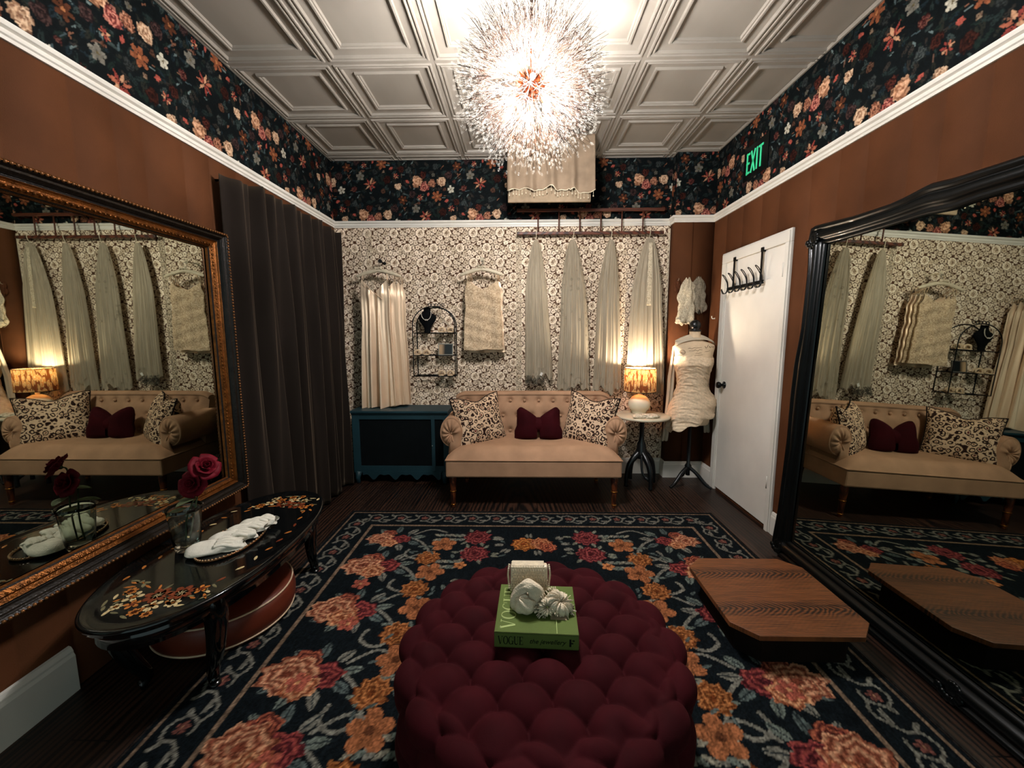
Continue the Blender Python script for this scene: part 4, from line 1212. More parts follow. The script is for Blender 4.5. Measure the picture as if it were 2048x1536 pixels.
# ------------------------------------------------------------------ draped unit below the ceiling
M_dcl = mat('oatmeal_velvet_throw', '85725e', .8, var=.16, vscale=9, sheen=.3, bump=.12, bscale=300)
CY = 3.50
mb = MB(); mb.b2((-.10, CY, 2.458), (.582, CY + .022, ZC - .005)); 
solo('hanging_panel', mb, mat('oatmeal_panel', '87755f', .85, var=.12, vscale=20), 'flat beige panel hung from the ceiling behind the chandelier, under a fringed throw', 'hanging panel', (.24, CY + .01, 2.46), bevel=.006)
th = thing('fringed_throw', 'beige throw with beaded fringe draped over the flat hanging panel behind the chandelier', 'throw', (.24, CY, 2.5))
def hemz(s): return 2.553 - .012 * sin(2 * pi * (s * 3.4 + .15)) - .008 * sin(2 * pi * s * 7.3 + 1) - (.02 if s > .72 else 0)
def throw(u, v):
    x = -.103 + .704 * u; h = hemz(u); z = ZC - .012 + (h - ZC + .012) * v
    fo = .5 + .5 * sin(2 * pi * (u * 4.2 + .1)); sharp = fo ** 3
    return Vector((x + .006 * sin(2 * pi * u * 4.2) * v, CY - .012 - .05 * sharp * (.3 + .7 * v) - .010 * sin(11 * u + 2), z))
mb = MB(); mb.grid(120, 24, throw); cl = part('cloth', mb, M_dcl, th, solid=.003)
mb = MB(); mb.tube([throw(i / 80, 1) for i in range(81)], .004, 6); part('beaded_edge', mb, M_hang, th)
fr0 = None
mbf = MB(); mbf.tube([(0, 0, 0), (0, 0, -.036)], .0016, 5); mbf.ball((0, 0, -.041), .005, 8, 6, sq=(1, 1, 1.3))
for k in range(25):
    p = throw((k + .5) / 25, 1) - th.location
    if fr0 is None: fr0 = part('bead_drop', mbf, M_hang, th, local=True); fr0.location = p
    else: again(fr0, th).location = p

# ------------------------------------------------------------------ arched wire shelf with jewellery
SHX, SY0, SY1 = -.803, 3.78, YB - .004
sh = thing('wire_shelf', 'black arched wire wall shelf with three tiers between slip and camisole', 'shelf', (SHX, YB, .99))
RXs = .196
def archpts(y, w): 
    pts = [(SHX - w, y, .985)] + [(SHX - w, y, .985 + .5 * i / 6) for i in range(1, 6)]
    pts += [(SHX - w * cos(a), y, 1.46 + .175 * sin(a)) for a in [pi * i / 24 for i in range(25)]]
    pts += [(SHX + w, y, .985 + .5 * i / 6) for i in range(5, -1, -1)]
    return pts
for y, w in ((SY0, RXs), (SY1 - .004, RXs - .006)):
    mb = MB(); mb.tube(archpts(y, w), .005, 6); part('arch_frame', mb, M_black, sh)
for z in (1.392, 1.183, .987):
    mb = MB()
    for y in (SY0, (SY0 + SY1) / 2, SY1 - .004): mb.tube([(SHX - RXs, y, z), (SHX + RXs, y, z)], .0045, 6)
    for x in (-1, 1): mb.tube([(SHX + x * RXs, SY0, z), (SHX + x * RXs, SY1 - .004, z)], .0045, 6)
    for x in range(-3, 4): mb.tube([(SHX + x * RXs / 4, SY0, z), (SHX + x * RXs / 4, SY1 - .004, z)], .003, 5)
    part('tier', mb, M_black, sh)
mb = MB()
for k in range(5):
    x = SHX - .03 + .03 * k; mb.tube([(x + .014 * cos(i * .5), SY0, 1.645 + .014 * sin(i * .5)) for i in range(13)], .0035, 5)
part('scroll_finial', mb, M_black, sh)
M_bvel = mat('black_velvet', '08090a', .9, sheen=.2)
bust = thing('necklace_bust', 'black velvet necklace bust on the top tier of the wire shelf', 'jewellery bust', (-.868, 3.82, 1.3935))
BUS = [(0, .028, .02), (.04, .03, .022), (.07, .045, .028), (.105, .072, .034), (.14, .088, .036), (.165, .075, .032), (.18, .045, .026), (.20, .034, .024), (.235, .031, .022)]
mb = MB(); mb.grid(28, 30, lambda u, v: Vector((-.868 + interp(.235 * v, [(a, b) for a, b, c in BUS]) * cos(2 * pi * u), 3.82 + .01 * v + interp(.235 * v, [(a, c) for a, b, c in BUS]) * sin(2 * pi * u), 1.3935 + .235 * v)), cu=True)
for v in (0, .235): mb.add([(-.868 + (.028 if v == 0 else .031) * cos(2 * pi * i / 20), 3.82 + .042 * v + (.02 if v == 0 else .022) * sin(2 * pi * i / 20), 1.3935 + v) for i in range(20)], [tuple(range(20))])
part('form', mb, M_bvel, bust)
mb = MB()
nk = [(-.868 + .045 * sin(t), 3.782 - .004 * cos(t), 1.585 - .06 * (cos(t) + .25)) for t in [(-2.0 + 4.0 * i / 26) for i in range(27)]]
mb.tube(nk, .0028, 6)
for q in (12, 14): mb.ball(nk[q], .0075, 8, 6)
solo('necklace', mb, mat('pearl_silver', 'd2c8b8', .3, .3), 'silver necklace on the black velvet bust', 'necklace', (-.868, 3.78, 1.55))
M_shoe = mat('nude_sandal', 'c9ae8c', .5, var=.08)
def sandals(lab, x, z, rz):
    for s in (-1, 1):
        t = thing('sandal', lab % ('left' if s < 0 else 'right'), 'sandal', (x + s * .042, 3.83, z), 'sandals on the wire shelf', radians(rz))
        mb = MB(); mb.grid(20, 14, lambda u, v: Vector((.030 * cos(2 * pi * u) * (.75 + .25 * sin(pi * v)) , -.045 + .10 * v, .006 + .007 * sin(2 * pi * u) + .010 * v * v)), cu=True)
        for v in (0, 1): mb.add([(.030 * cos(2 * pi * i / 20) * .75, -.045 + .10 * v, .006 + .007 * sin(2 * pi * i / 20) + .01 * v) for i in range(20)], [tuple(range(20))])
        part('sole', mb, M_shoe, t, local=True)
        for k, y in enumerate((-.022, .004)):
            mb = MB(); mb.tube([(.030 * cos(a), y + .004 * sin(a * 2), .012 + .036 * sin(a) * (1 - .15 * k)) for a in [pi * i / 12 for i in range(13)]], .010, 6, sq=(.35, 1)); part('strap', mb, M_shoe, t, local=True)
sandals('nude strappy sandal at the left of the middle shelf tier, %s of the pair', -.925, 1.184, 4)
sandals('nude strappy sandal on the top shelf tier beside the bust, %s of the pair', -.69, 1.393, 0)
sandals('nude strappy sandal at the right of the bottom shelf tier, %s of the pair', -.70, .988, -4)
pf = thing('photo_frame', 'small silver photo frame at the right of the middle shelf tier', 'frame', (-.700, 3.81, 1.1835))
Mp = R3('X', -10)
mb = MB()
for a, b in (((-.07, 0), (.07, .008)), ((-.07, .102), (.07, .11)), ((-.07, .008), (-.062, .102)), ((.062, .008), (.07, .102))): mb.b2((a[0], -.006, a[1]), (b[0], .006, b[1]))
mb.b2((-.066, .003, .004), (.066, .007, .106)); mb.xf(Mp.to_4x4()); part('frame', mb, M_steel, pf, local=True)
M_photo = mat('dim_photograph', '23282a', .35); N, L, b = nd(M_photo)
tc = N.new('ShaderNodeTexCoord'); sp = N.new('ShaderNodeSeparateXYZ'); L.new(tc.outputs['Object'], sp.inputs[0]); rp = N.new('ShaderNodeValToRGB'); mr = N.new('ShaderNodeMapRange')
mr.inputs['From Min'].default_value = -.07; mr.inputs['From Max'].default_value = .07; L.new(sp.outputs['X'], mr.inputs['Value']); L.new(mr.outputs[0], rp.inputs[0])
rp.color_ramp.elements[0].color = lin('9a7f60') + (1,); rp.color_ramp.elements[0].position = .2; rp.color_ramp.elements[1].color = lin('0f1516') + (1,); rp.color_ramp.elements[1].position = .45
L.new(rp.outputs[0], b.inputs['Base Color'])
mb = MB(); mb.b2((-.062, -.001, .008), (.062, .003, .102)); mb.xf(Mp.to_4x4()); part('photograph', mb, M_photo, pf, local=True)
# ------------------------------------------------------------------ curtain on the left wall
M_curt = mat('brown_grey_velvet_curtain', '1d1713', .9, var=.25, vscale=7, stretch=(1, 1, .15), sheen=1., sheencol='94806a')
cu = thing('velvet_curtain', 'dark grey brown velvet curtain hanging along the left wall to the floor', 'curtain', (-1.62, 3.0, 0))
gc = np.random.default_rng(14); pc = gc.uniform(0, 6.28, 6)
def curtain(u, v):
    y = 2.385 + 1.335 * u; z = 2.275 - 2.255 * v
    ph = 2 * pi * (u * 7.2 + .10 * sin(2.2 * v + 9 * u) + .25 * sin(5 * u + pc[0]))
    w = sin(ph); fold = w
    x = -1.690 + .075 * sstep(0, .10, u) + (.012 + .040 * sstep(0, .1, u)) * fold * (.55 + .45 * min(1, v * 3)) + .016 * sin(2 * pi * u * 19 + pc[1] + 1.5 * v) * sstep(0, .1, u) + .02 * v * u
    sag = .012 * sin(ph * .5)
    return Vector((min(x, -1.53), y + .01 * sin(3 * v + pc[2]) , z - sag * (1 - v)))
mb = MB(); mb.grid(330, 30, curtain); part('drape', mb, M_curt, cu, solid=.004)
mb = MB(); mb.tube([(-1.70, 2.39, 2.262), (-1.64, 3.72, 2.262)], .010, 10); part('rod', mb, M_black, cu)
for y in (2.42, 3.69):
    mb = MB(); mb.tube([(XL, y, 2.262), (-1.68, y, 2.262)], .007, 8); part('bracket', mb, M_black, cu)

# ------------------------------------------------------------------ mirrors
M_glass = mat('mirror_silver', 'b0b3a4', .012, 1., var=.01)
M_gilt = mat('aged_gilt', '6b3d15', .32, .75, var=.4, vscale=40, bump=.3, bscale=180)
M_gdark = mat('dark_bronze_frame', '17110c', .35, .4, var=.4, vscale=30, bump=.2, bscale=120)
lm = thing('gilt_mirror', 'huge gilt and dark bronze framed mirror on the left wall', 'mirror', (-1.70, 1.45, .47))
FO = dict(y0=.45, y1=2.335, z0=.462, z1=1.945)
# frame profile: inset from outer edge, distance out from the wall, material (0 dark, 1 gilt)
FPR = [(0, .0), (0, .085), (.006, .104), (.014, .108), (.022, .100), (.026, .094), (.034, .092), (.042, .082), (.046, .070), (.054, .074), (.060, .066), (.068, .062), (.074, .066), (.080, .060), (.088, .052), (.093, .046), (.098, .036)]
FMT = [0, 0, 1, 0, 0, 0, 0, 0, 0, 1, 1, 1, 1, 1, 0, 1]
def rect_frame(prof, mts):
    mb = MB(); vs = []; fs = []; ms = []
    for d, h in prof:
        for y, z in ((FO['y0'] + d, FO['z0'] + d), (FO['y1'] - d, FO['z0'] + d), (FO['y1'] - d, FO['z1'] - d), (FO['y0'] + d, FO['z1'] - d)):
            vs.append((XL + .004 + h, y, z))
    for r in range(len(prof) - 1):
        for k in range(4):
            mb.f.append((r * 4 + k, r * 4 + (k + 1) % 4, r * 4 + 4 + (k + 1) % 4, r * 4 + 4 + k)); mb.m.append(mts[r]); mb.sm.append(False)
    mb.v = vs; return mb
fr = part('frame', rect_frame(FPR, FMT), [M_gdark, M_gilt], lm, bevel=.0015)
def beads(inset, h, r, pitch, nu, nv, sq):
    mb = MB()
    a = (FO['y0'] + inset, FO['z0'] + inset); c = (FO['y1'] - inset, FO['z1'] - inset)
    def run(p, q):
        n = int(hypot(q[0] - p[0], q[1] - p[1]) / pitch)
        for i in range(n):
            t = (i + .5) / n; mb.ball((XL + .004 + h, p[0] + (q[0] - p[0]) * t, p[1] + (q[1] - p[1]) * t), r, nu, nv, sq=sq)
    run(a, (c[0], a[1])); run((c[0], a[1]), c); run(c, (a[0], c[1])); run((a[0], c[1]), a); return mb
part('beading', beads(.014, .106, .0065, .0165, 6, 4, (1, 1, 1)), mat('worn_gilt_beads', '6e4522', .4, .5, var=.5, vscale=60), fr).__setitem__('kind', 'stuff')
part('carved_band', beads(.077, .062, .006, .02, 6, 4, (.7, 1, 1)), M_gilt, fr).__setitem__('kind', 'stuff')
mb = MB(); mb.b2((XL + .020, FO['y0'] + .09, FO['z0'] + .09), (XL + .036, FO['y1'] - .09, FO['z1'] - .09)); part('glass', mb, M_glass, lm)
mb = MB(); mb.b2((XL + .004, FO['y0'] + .01, FO['z0'] + .01), (XL + .018, FO['y1'] - .01, FO['z1'] - .01)); part('backing', mb, M_gdark, lm)

# leaning mirror on the right: built upright facing -x, then tipped back two degrees
M_bgl = mat('black_gloss_frame', '040606', .32, .0, var=.3, coat=.08, spec=.2)
RY1, RY0 = 2.49, .55; RT = 1.99
rm = thing('arched_mirror', 'large black gloss framed mirror with wavy top leaning on the right wall', 'mirror', (1.652, 1.5, 0))
rm.rotation_euler = (0, radians(2), 0)
def outer_y(z): return interp(z, [(0, 0), (.08, .0), (.3, -.022), (.74, -.028), (1.0, -.012), (1.2, -.012), (1.39, -.04), (1.75, -.036), (1.9, -.01), (2, .0)])
top_tab = [(0, 1.982), (.05, 1.992), (.15, 1.984), (.32, 1.970), (.52, 1.966), (.60, 1.974), (.70, 1.992), (.80, 1.98), (1.0, 1.972), (1.2, 1.97), (1.94, 1.982)]
pts_o = []
for z in [0.0 + .06 + 1.86 * i / 40 for i in range(41)]: pts_o.append((RY1 + outer_y(z), z))
for i in range(70): d = .02 + (RY1 - RY0 - .04) * i / 69; pts_o.append((RY1 - d, interp(d, top_tab)))
for z in [1.92 - 1.86 * i / 40 for i in range(41)]: pts_o.append((RY0 - outer_y(z), z))
for i in range(30): d = (RY1 - RY0 - .06) * (i + .5) / 30; pts_o.append((RY0 + .03 + d, 0.0))
in_tab = [(0, 1.862), (.1, 1.872), (.25, 1.868), (.5, 1.868), (.7, 1.868), (.8, 1.858), (.9, 1.866), (1.9, 1.862)]
def inner_of(y, z):
    yi = min(RY1 - .135, max(RY0 + .135, y)); d = RY1 - yi
    zi = min(interp(d, in_tab), max(.125, z)); return (yi, zi)
pts_i = [inner_of(*p) for p in pts_o]
rings = [(0, 0.0), (0, .030), (.06, .042), (.16, .050), (.24, .046), (.28, .036), (.36, .036), (.44, .050), (.60, .054), (.72, .044), (.78, .030), (.84, .030), (.92, .036), (1, .016)]
mb = MB(); n = len(pts_o); vs = []; fs = []
for t, h in rings:
    for p, q in zip(pts_o, pts_i): vs.append((-h, p[0] + (q[0] - p[0]) * t - 1.5, p[1] + (q[1] - p[1]) * t))
for r in range(len(rings) - 1):
    for k in range(n): fs.append((r * n + k, r * n + (k + 1) % n, (r + 1) * n + (k + 1) % n, (r + 1) * n + k))
mb.add(vs, fs); frr = part('frame', mb, M_bgl, rm, local=True)
g = random.Random(8)
for cy, cz in ((RY1 - .065, 1.918), (RY1 - .065, .07), (RY1 - 1.1, .06)):
    mb = MB(); mb.ball((-.040, cy - 1.5, cz), .03, 10, 8, sq=(.5, 1, 1))
    for k in range(14):
        a, r = k * .45, .012 + .0028 * k
        mb.ball((-.047, cy - 1.5 + r * cos(a), cz + r * sin(a)), .011 + .0005 * k, 8, 6, sq=(.6, 1, 1))
    part('carved_ornament', mb, M_bgl, frr, local=True)
mb = MB(); mb.b2((-.012, RY0 + .12 - 1.5, .11), (-.004, RY1 - .12 - 1.5, 1.885)); part('glass', mb, M_glass, rm, local=True)
mb = MB(); mb.b2((-.003, RY0 + .06 - 1.5, .03), (.010, RY1 - .06 - 1.5, 1.93)); part('backing', mb, M_gdark, rm, local=True)

# ------------------------------------------------------------------ over-door hook rack, exit sign
hk = thing('over_door_hook_rack', 'black wire hook rack hung over the white door', 'hook rack', (XR - .02, 3.2, 1.75))
HX = XR - .030
for y in (3.375, 3.0):
    mb = MB(); mb.b2((HX - .004, y - .009, 1.73), (HX + .001, y + .009, 1.972)); mb.b2((HX - .006, y - .012, 1.955), (XR - .012, y + .012, 1.985)); part('strap', mb, M_black, hk)
mb = MB()
for z in (1.735, 1.752): mb.tube([(HX - .006, 3.455, z), (HX - .006, 2.955, z)], .005, 6)
mb.b2((HX - .008, 2.96, 1.735), (HX - .003, 3.45, 1.752)); part('bar', mb, M_black, hk)
mbh = MB()
for s in (-1, 1):
    mbh.tube(bez([(0, s * .004, .0), (-.006, s * .006, .05), (-.03, s * .010, .095), (-.046, s * .007, .112), (-.05, 0, .116)], 5), .0032, 6)
    mbh.tube(bez([(0, s * .004, .005), (-.012, s * .006, -.03), (-.034, s * .009, -.036), (-.048, s * .006, -.012), (-.05, 0, .0)], 5), .0032, 6)
h0 = None
for k in range(6):
    p = Vector((HX - .010, 3.44 - .094 * k, 1.742)) - hk.location
    if h0 is None: h0 = part('hook', mbh, M_black, hk, local=True); h0.location = p
    else: again(h0, hk).location = p
ex = thing('exit_sign', 'dark plate with glowing green EXIT letters on the right wall', 'sign', (XR, 3.215, 2.66))
mb = MB(); mb.b2((XR - .001, 3.06, 2.545), (XR - .008, 3.37, 2.785)); part('plate', mb, mat('dark_acrylic', '070b0b', .25), ex, bevel=.002)
M_exit = mat('green_glow', '37c98a', .5, emit='4fd09a', estr=.28)
def stroke(mb, a, b, w=.014):
    d = Vector((b[0] - a[0], b[1] - a[1])); n_ = Vector((-d.y, d.x)).normalized() * w / 2
    poly = [(a[0] + n_.x, a[1] + n_.y), (b[0] + n_.x, b[1] + n_.y), (b[0] - n_.x, b[1] - n_.y), (a[0] - n_.x, a[1] - n_.y)]
    mb.prism(poly, 0, 1, lambda p, q, y: (XR - .0085 - .003 * y, 3.330 - p, 2.585 + q))
LET = dict(E=[((.01, 0), (.01, .155)), ((.0, .01), (.045, .01)), ((.0, .078), (.04, .078)), ((.0, .145), (.045, .145))], X=[((.0, 0), (.05, .155)), ((.05, 0), (.0, .155))],
           I=[((.01, 0), (.01, .155))], T=[((.0, .145), (.055, .145)), ((.0275, 0), (.0275, .15))])
for ch, ox in (('E', 0), ('X', .062), ('I', .128), ('T', .157)):
    mb = MB()
    for a, b in LET[ch]: stroke(mb, (a[0] + ox, a[1]), (b[0] + ox, b[1]))
    part('letter', mb, M_exit, ex)

# ------------------------------------------------------------------ oval lacquer table, pouf and what stands on it
M_lacq = mat('black_lacquer', '060809', .10, var=.2, coat=.2, spec=.35)
OX, OY, OA, OB, OZ = -1.335, 1.745, .300, .592, .44
ot = thing('oval_coffee_table', 'oval black lacquer coffee table with shell inlay and cabriole legs', 'table', (OX, OY, 0))
def oring(k, z, n=72): 
    e = .9; out = []
    for i in range(n):
        a = 2 * pi * i / n; c, s = cos(a), sin(a)
        out.append((OX + (OA + k) * abs(c) ** e * (1 if c > 0 else -1), OY + (OB + k) * abs(s) ** e * (1 if s > 0 else -1), z))
    return out
mb = MB(); n = 72; vs = []; fs = []
RNGS = [(-.3, .438), (-.05, .438), (-.018, .438), (-.012, .4405), (-.004, .440), (.0, .434), (.0, .428), (-.006, .423), (-.004, .418), (-.012, .412), (-.03, .410), (-.3, .410)]
for k, z in RNGS: vs += oring(k, z) if k > -.29 else [(OX + (p[0] - OX) * .001, OY + (p[1] - OY) * .5, z) for p in oring(0, z)]
for r in range(len(RNGS) - 1):
    for k in range(n): fs.append((r * n + k, r * n + (k + 1) % n, (r + 1) * n + (k + 1) % n, (r + 1) * n + k))
mb.add(vs, fs); top = part('tabletop', mb, M_lacq, ot)
mb = MB(); vs = oring(-.045, .411) + oring(-.045, .345); fs = [(i, (i + 1) % n, n + (i + 1) % n, n + i) for i in range(n)]; mb.add(vs, fs); part('apron', mb, M_lacq, ot, solid=.012)
# shell inlay: petals and leaves set flush in the lacquer
M_sh = [mat('shell_cream', 'c2a97c', .25, var=.3, vscale=90), mat('shell_amber', 'a8622a', .25, var=.35, vscale=90), mat('shell_rust', '6e3018', .3, var=.35, vscale=90), mat('shell_olive', '6e6648', .3, var=.3, vscale=90)]
g = random.Random(21); mb = MB()
def petal(cx, cy, L, w, a, mi):
    pts = [(-.5, 0), (-.2, .42), (.15, .5), (.42, .3), (.5, 0), (.42, -.3), (.15, -.5), (-.2, -.42)]
    mb.prism([(cx + x * L * cos(a) - y * w * sin(a), cy + x * L * sin(a) + y * w * cos(a)) for x, y in pts], .4375, .4388, lambda p, q, z: (p, q, z), mi)
def bloom(cx, cy, r, mi, n=6):
    for k in range(n): a = 2 * pi * k / n + cx * 50; petal(cx + r * .6 * cos(a), cy + r * .6 * sin(a), r * .85, r * .55, a, mi)
    for k in range(n): a = 2 * pi * k / n + .5; petal(cx + r * .25 * cos(a), cy + r * .25 * sin(a), r * .5, r * .3, a, (mi + 1) % 3)
for sgn in (-1, 1):
    P_ = lambda x, y: (OX + .015 + x, OY + sgn * y)
    for x, y, r, mi in ((.0, .40, .050, 2), (-.08, .41, .036, 0), (.075, .385, .05, 2), (-.045, .45, .03, 1), (.03, .455, .034, 0), (.13, .36, .03, 1), (-.12, .38, .026, 1), (.09, .44, .028, 0), (-.09, .465, .022, 0), (.0, .49, .024, 1), (.05, .50, .02, 1)):
        p = P_(x, y); bloom(p[0], p[1], r * .9, mi, 5 + int(r * 100) % 3)
    for k in range(34):
        x = g.uniform(-.17, .19); y = .34 + g.uniform(0, .18) - abs(x) * .25; p = P_(x, y); petal(p[0], p[1], g.uniform(.02, .045), g.uniform(.007, .014), g.uniform(0, 6.28), g.choice([0, 1, 3, 3]))
for k in range(9):
    y = OY - .3 + .6 * k / 8; petal(OX + .225 - .05 * ((k - 4) / 4) ** 2, y, .035, .012, g.uniform(.8, 2.2), g.choice([0, 1, 2])); petal(OX - .2, y, .03, .012, g.uniform(0, 3), g.choice([0, 1]))
part('shell_inlay', mb, M_sh, top)['kind'] = 'stuff'
for (x, y, fx, fy) in ((-1.165, 1.39, -1.215, 1.43), (-1.205, 2.165, -1.205, 2.20), (-1.495, 1.36, -1.475, 1.42), (-1.475, 2.17, -1.475, 2.20)):
    kx = .035 * (1 if x > OX else -1)
    mb = MB(); mb.tube(bez([(x, y, .41), (x + kx * .45, y, .33), (x + kx * .2, y, .22), ((x + fx) / 2, (y + fy) / 2, .12), (fx, fy, .05), (fx + kx * .3, fy - .01, .018), (fx + kx * .45, fy - .015, .026 if x > OX else .014)], 5),
                       list(np.interp(np.linspace(0, 1, 31), [0, .12, .3, .6, .8, .92, 1], [.04, .043, .034, .024, .019, .022, .018])), 12); part('leg', mb, M_lacq, ot)

M_leath = mat('red_brown_leather', '5d2413', .45, var=.12, vscale=8)
M_wpipe = mat('cream_piping', 'c9ad90', .6)
pf_ = thing('round_pouf', 'round red brown leather pouf with cream piping pushed under the oval table', 'pouf', (-1.435, 1.81, .012))
PR = .285; c_ = (-1.435, 1.81, 0)
mb = MB(); mb.lathe([(0, .012), (PR - .01, .012), (PR, .03), (PR + .012, .06), (PR + .014, .09), (PR + .010, .125), (PR, .152), (PR - .02, .162), (PR - .12, .176), (0, .18)], c_, 64); bd = part('body', mb, M_leath, pf_)
for z, r in ((.032, PR + .003), (.152, PR + .002)):
    mb = MB(); mb.tube([(c_[0] + r * cos(2 * pi * i / 72), c_[1] + r * sin(2 * pi * i / 72), z) for i in range(72)], .0042, 6, closed=True); part('piping', mb, M_wpipe, pf_)

M_gls = mat('clear_glass', 'e8efe8', .03, trans=1., var=.01, spec=.5); nd(M_gls)[2].inputs['IOR'].default_value = 1.45
VX, VY, VZ = -1.472, 1.665, .4392
vase = thing('glass_vase', 'clear glass vase holding two red roses on the oval table', 'vase', (VX, VY, VZ))
PVo = [(0, 0), (.040, 0), (.045, .006), (.048, .02), (.053, .06), (.058, .12), (.063, .175), (.067, .195)]
PVi = [(.064, .195), (.060, .175), (.055, .12), (.050, .06), (.044, .026), (.03, .018), (0, .018)]
mb = MB(); mb.lathe([(r, z + VZ) for r, z in PVo + PVi], (VX, VY, 0), 32); part('body', mb, M_gls, vase)
mb = MB()
for k in range(8):
    a = 2 * pi * k / 8; mb.ball((VX + .066 * cos(a), VY + .066 * sin(a), VZ + .192), .006, 8, 6)
part('faceted_rim', mb, M_gls, vase)
M_rose = mat('deep_red_rose', '5a0c18', .6, var=.3, vscale=25, sheen=.3)
M_stem = mat('rose_stem', '35402c', .6, var=.2)
M_rleaf = mat('rose_leaf', '4a5038', .6, var=.25)
def rose(lab, c, r, tilt, foot, seed):
    g = random.Random(seed); t = thing('red_rose', lab, 'rose', c, 'roses in the glass vase')
    Rm = tilt
    for k in range(17):
        ring = 0 if k < 3 else 1 if k < 7 else 2 if k < 12 else 3
        a0 = k * 2.4 + g.uniform(-.2, .2); rr = r * (.16, .38, .66, .92)[ring]; h = r * (1.0, .95, .82, .55)[ring]; sp = (1.5, 1.15, .95, .85)[ring]; op = (.05, .15, .38, .75)[ring]
        def pet(u, v, a0=a0, rr=rr, h=h, sp=sp, op=op):
            s = (u - .5) * 2; w = sin(pi * min(1, .12 + v * .72)) ** .6
            a = a0 + s * sp * w; R = rr * (.25 + .75 * v ** .6) + op * r * .55 * v ** 3 + .05 * r * abs(s) ** 2 * v
            z = h * (v - .12 * s * s * v) - op * r * .35 * v ** 4 + .03 * r * sin(5 * s + k)
            return Rm @ Vector((R * cos(a), R * sin(a), z - .35 * r))
        mb = MB(); mb.grid(11, 9, pet)
        part('petal', mb, M_rose, t, local=True, solid=.0012)
    mb = MB(); mb.ball(Rm @ Vector((0, 0, -.38 * r)), r * .2, 8, 6); part('calyx', mb, M_stem, t, local=True)
    d = Vector(foot) - Vector(c)
    mb = MB(); mb.tube(bez([Rm @ Vector((0, 0, -.4 * r)), Rm @ Vector((0, 0, -.95 * r)) + Vector((0, 0, -.01)), d * .55 + Vector((-.01, 0, -.01)), d], 6), .0032, 6); st = part('stem', mb, M_stem, t, local=True)
    for q, (f, az) in enumerate(((.32, 2.6), (.42, 4.4))):
        b0 = d * f + Vector((-.01, 0, 0))
        def lf(u, v, b0=b0, az=az): 
            w = .022 * sin(pi * v) ** .8; dr = Vector((cos(az), sin(az), .25)); sd = Vector((-sin(az), cos(az), 0))
            return b0 + dr * (.085 * v) + sd * ((u - .5) * 2 * w) + Vector((0, 0, -.03 * v * v + .006 * abs(u - .5)))
        mb = MB(); mb.grid(7, 10, lf); part('leaf', mb, M_rleaf, st, local=True, solid=.001)
rose('upper red rose in the glass vase, facing right', (-1.378, 1.69, .808), .046, R3('Y', 52) @ R3('X', 24), (VX + .01, VY, VZ + .03), 3)
rose('lower red rose in the glass vase, drooping over the rim', (-1.432, 1.675, .735), .046, R3('Y', 12) @ R3('X', 68), (VX - .012, VY + .01, VZ + .03), 5)

# tray of folded gloves
M_trim = mat('bronze_tray_edge', '6b4426', .3, .6, var=.35, vscale=60)
tr = thing('mirrored_tray', 'slim oval tray with beaded bronze edge under the white gloves', 'tray', (-1.30, 1.72, .4392))
trp = lambda a, k: (-1.315 + (.105 + k) * cos(a) , 1.728 + (.175 + k) * sin(a))
mb = MB(); mb.prism([trp(2 * pi * i / 40, 0) for i in range(40)], .4394, .443, lambda p, q, z: (p, q, z)); part('plate', mb, mat('tray_mirror', '6a6a66', .1, .9), tr)
mb = MB(); mb.tube([(*trp(2 * pi * i / 48, .002), .446) for i in range(48)], .005, 6, closed=True); part('rim', mb, M_trim, tr)
mb = MB()
for i in range(60):
    a = 2 * pi * i / 60; mb.ball((*trp(a, .004), .451), .0038, 6, 4)
part('rim_beads', mb, mat('shell_beads', 'b58d66', .4), tr).__setitem__('kind', 'stuff')
M_glove = mat('white_glove_cotton', 'd2cbbc', .8, var=.06, vscale=60, bump=.25, bscale=160)
M_shd = mat('glove_opening', '8d8273', .9)
def glove(lab, c, L, w, rz, seed, lift=0.):
    g = np.random.default_rng(seed); ph = g.uniform(0, 6.28, 6); t = thing('white_glove', lab, 'glove', (c[0], c[1], c[2]), 'folded white gloves on the tray', radians(rz))
    def fn(u, v):   # rounded fold at x=0, open cuff at x=L
        a = 2 * pi * u; env = (1 - (1 - min(1, v / .28)) ** 2) ** .5 * (1 - .25 * sstep(.55, 1, v))
        r = 1 + .13 * sin(3 * a + ph[0] + 6 * v) + .08 * sin(6 * a - 9 * v + ph[1]) * v + .05 * sin(24 * v + 2 * a + ph[2]) * v
        y = w * env * cos(a) * r; z = .030 * env * sin(a) * r * (1 if sin(a) > 0 else .35) + .012 * (1 - .2 * v)
        return Vector((L * (v + .03 * sin(3 * a + ph[3]) * v), y, max(.0005, z + lift * v)))
    mb = MB(); mb.grid(44, 36, fn, cu=True); hand = part('palm', mb, M_glove, t, local=True)
    # fingers folded back under the cuff, ends showing along the side
    for k in range(4):
        y0 = -w * .7 + w * .42 * k; l = L * (.34, .42, .45, .38)[k]
        mb = MB(); mb.tube(bez([(L * .52, y0, .034), (L * .52 + l * .4, y0 + .004, .037 + lift * .7), (L * .52 + l * .8, y0 + .002, .028 + lift), (L * .52 + l, y0, .022 + lift)], 4), [.011, .0115, .0115, .011, .011, .011, .0105, .010, .0095, .009, .008, .006, .003][:13], 8, sq=(1, .7)); part('finger', mb, M_glove, t, local=True)
    mb = MB(); mb.tube(bez([(L * .40, w * .75, .018), (L * .5, w * 1.0, .02), (L * .64, w * .98, .016), (L * .72, w * .85, .012)], 4), [.011] * 9 + [.010, .009, .007, .003], 8); part('thumb', mb, M_glove, t, local=True)
glove('white glove at the front of the tray, fold toward the viewer', (-1.432, 1.600, .443), .22, .052, 22, 1)
glove('white glove second from the front on the tray', (-1.405, 1.692, .443), .195, .046, 20, 2, .008)
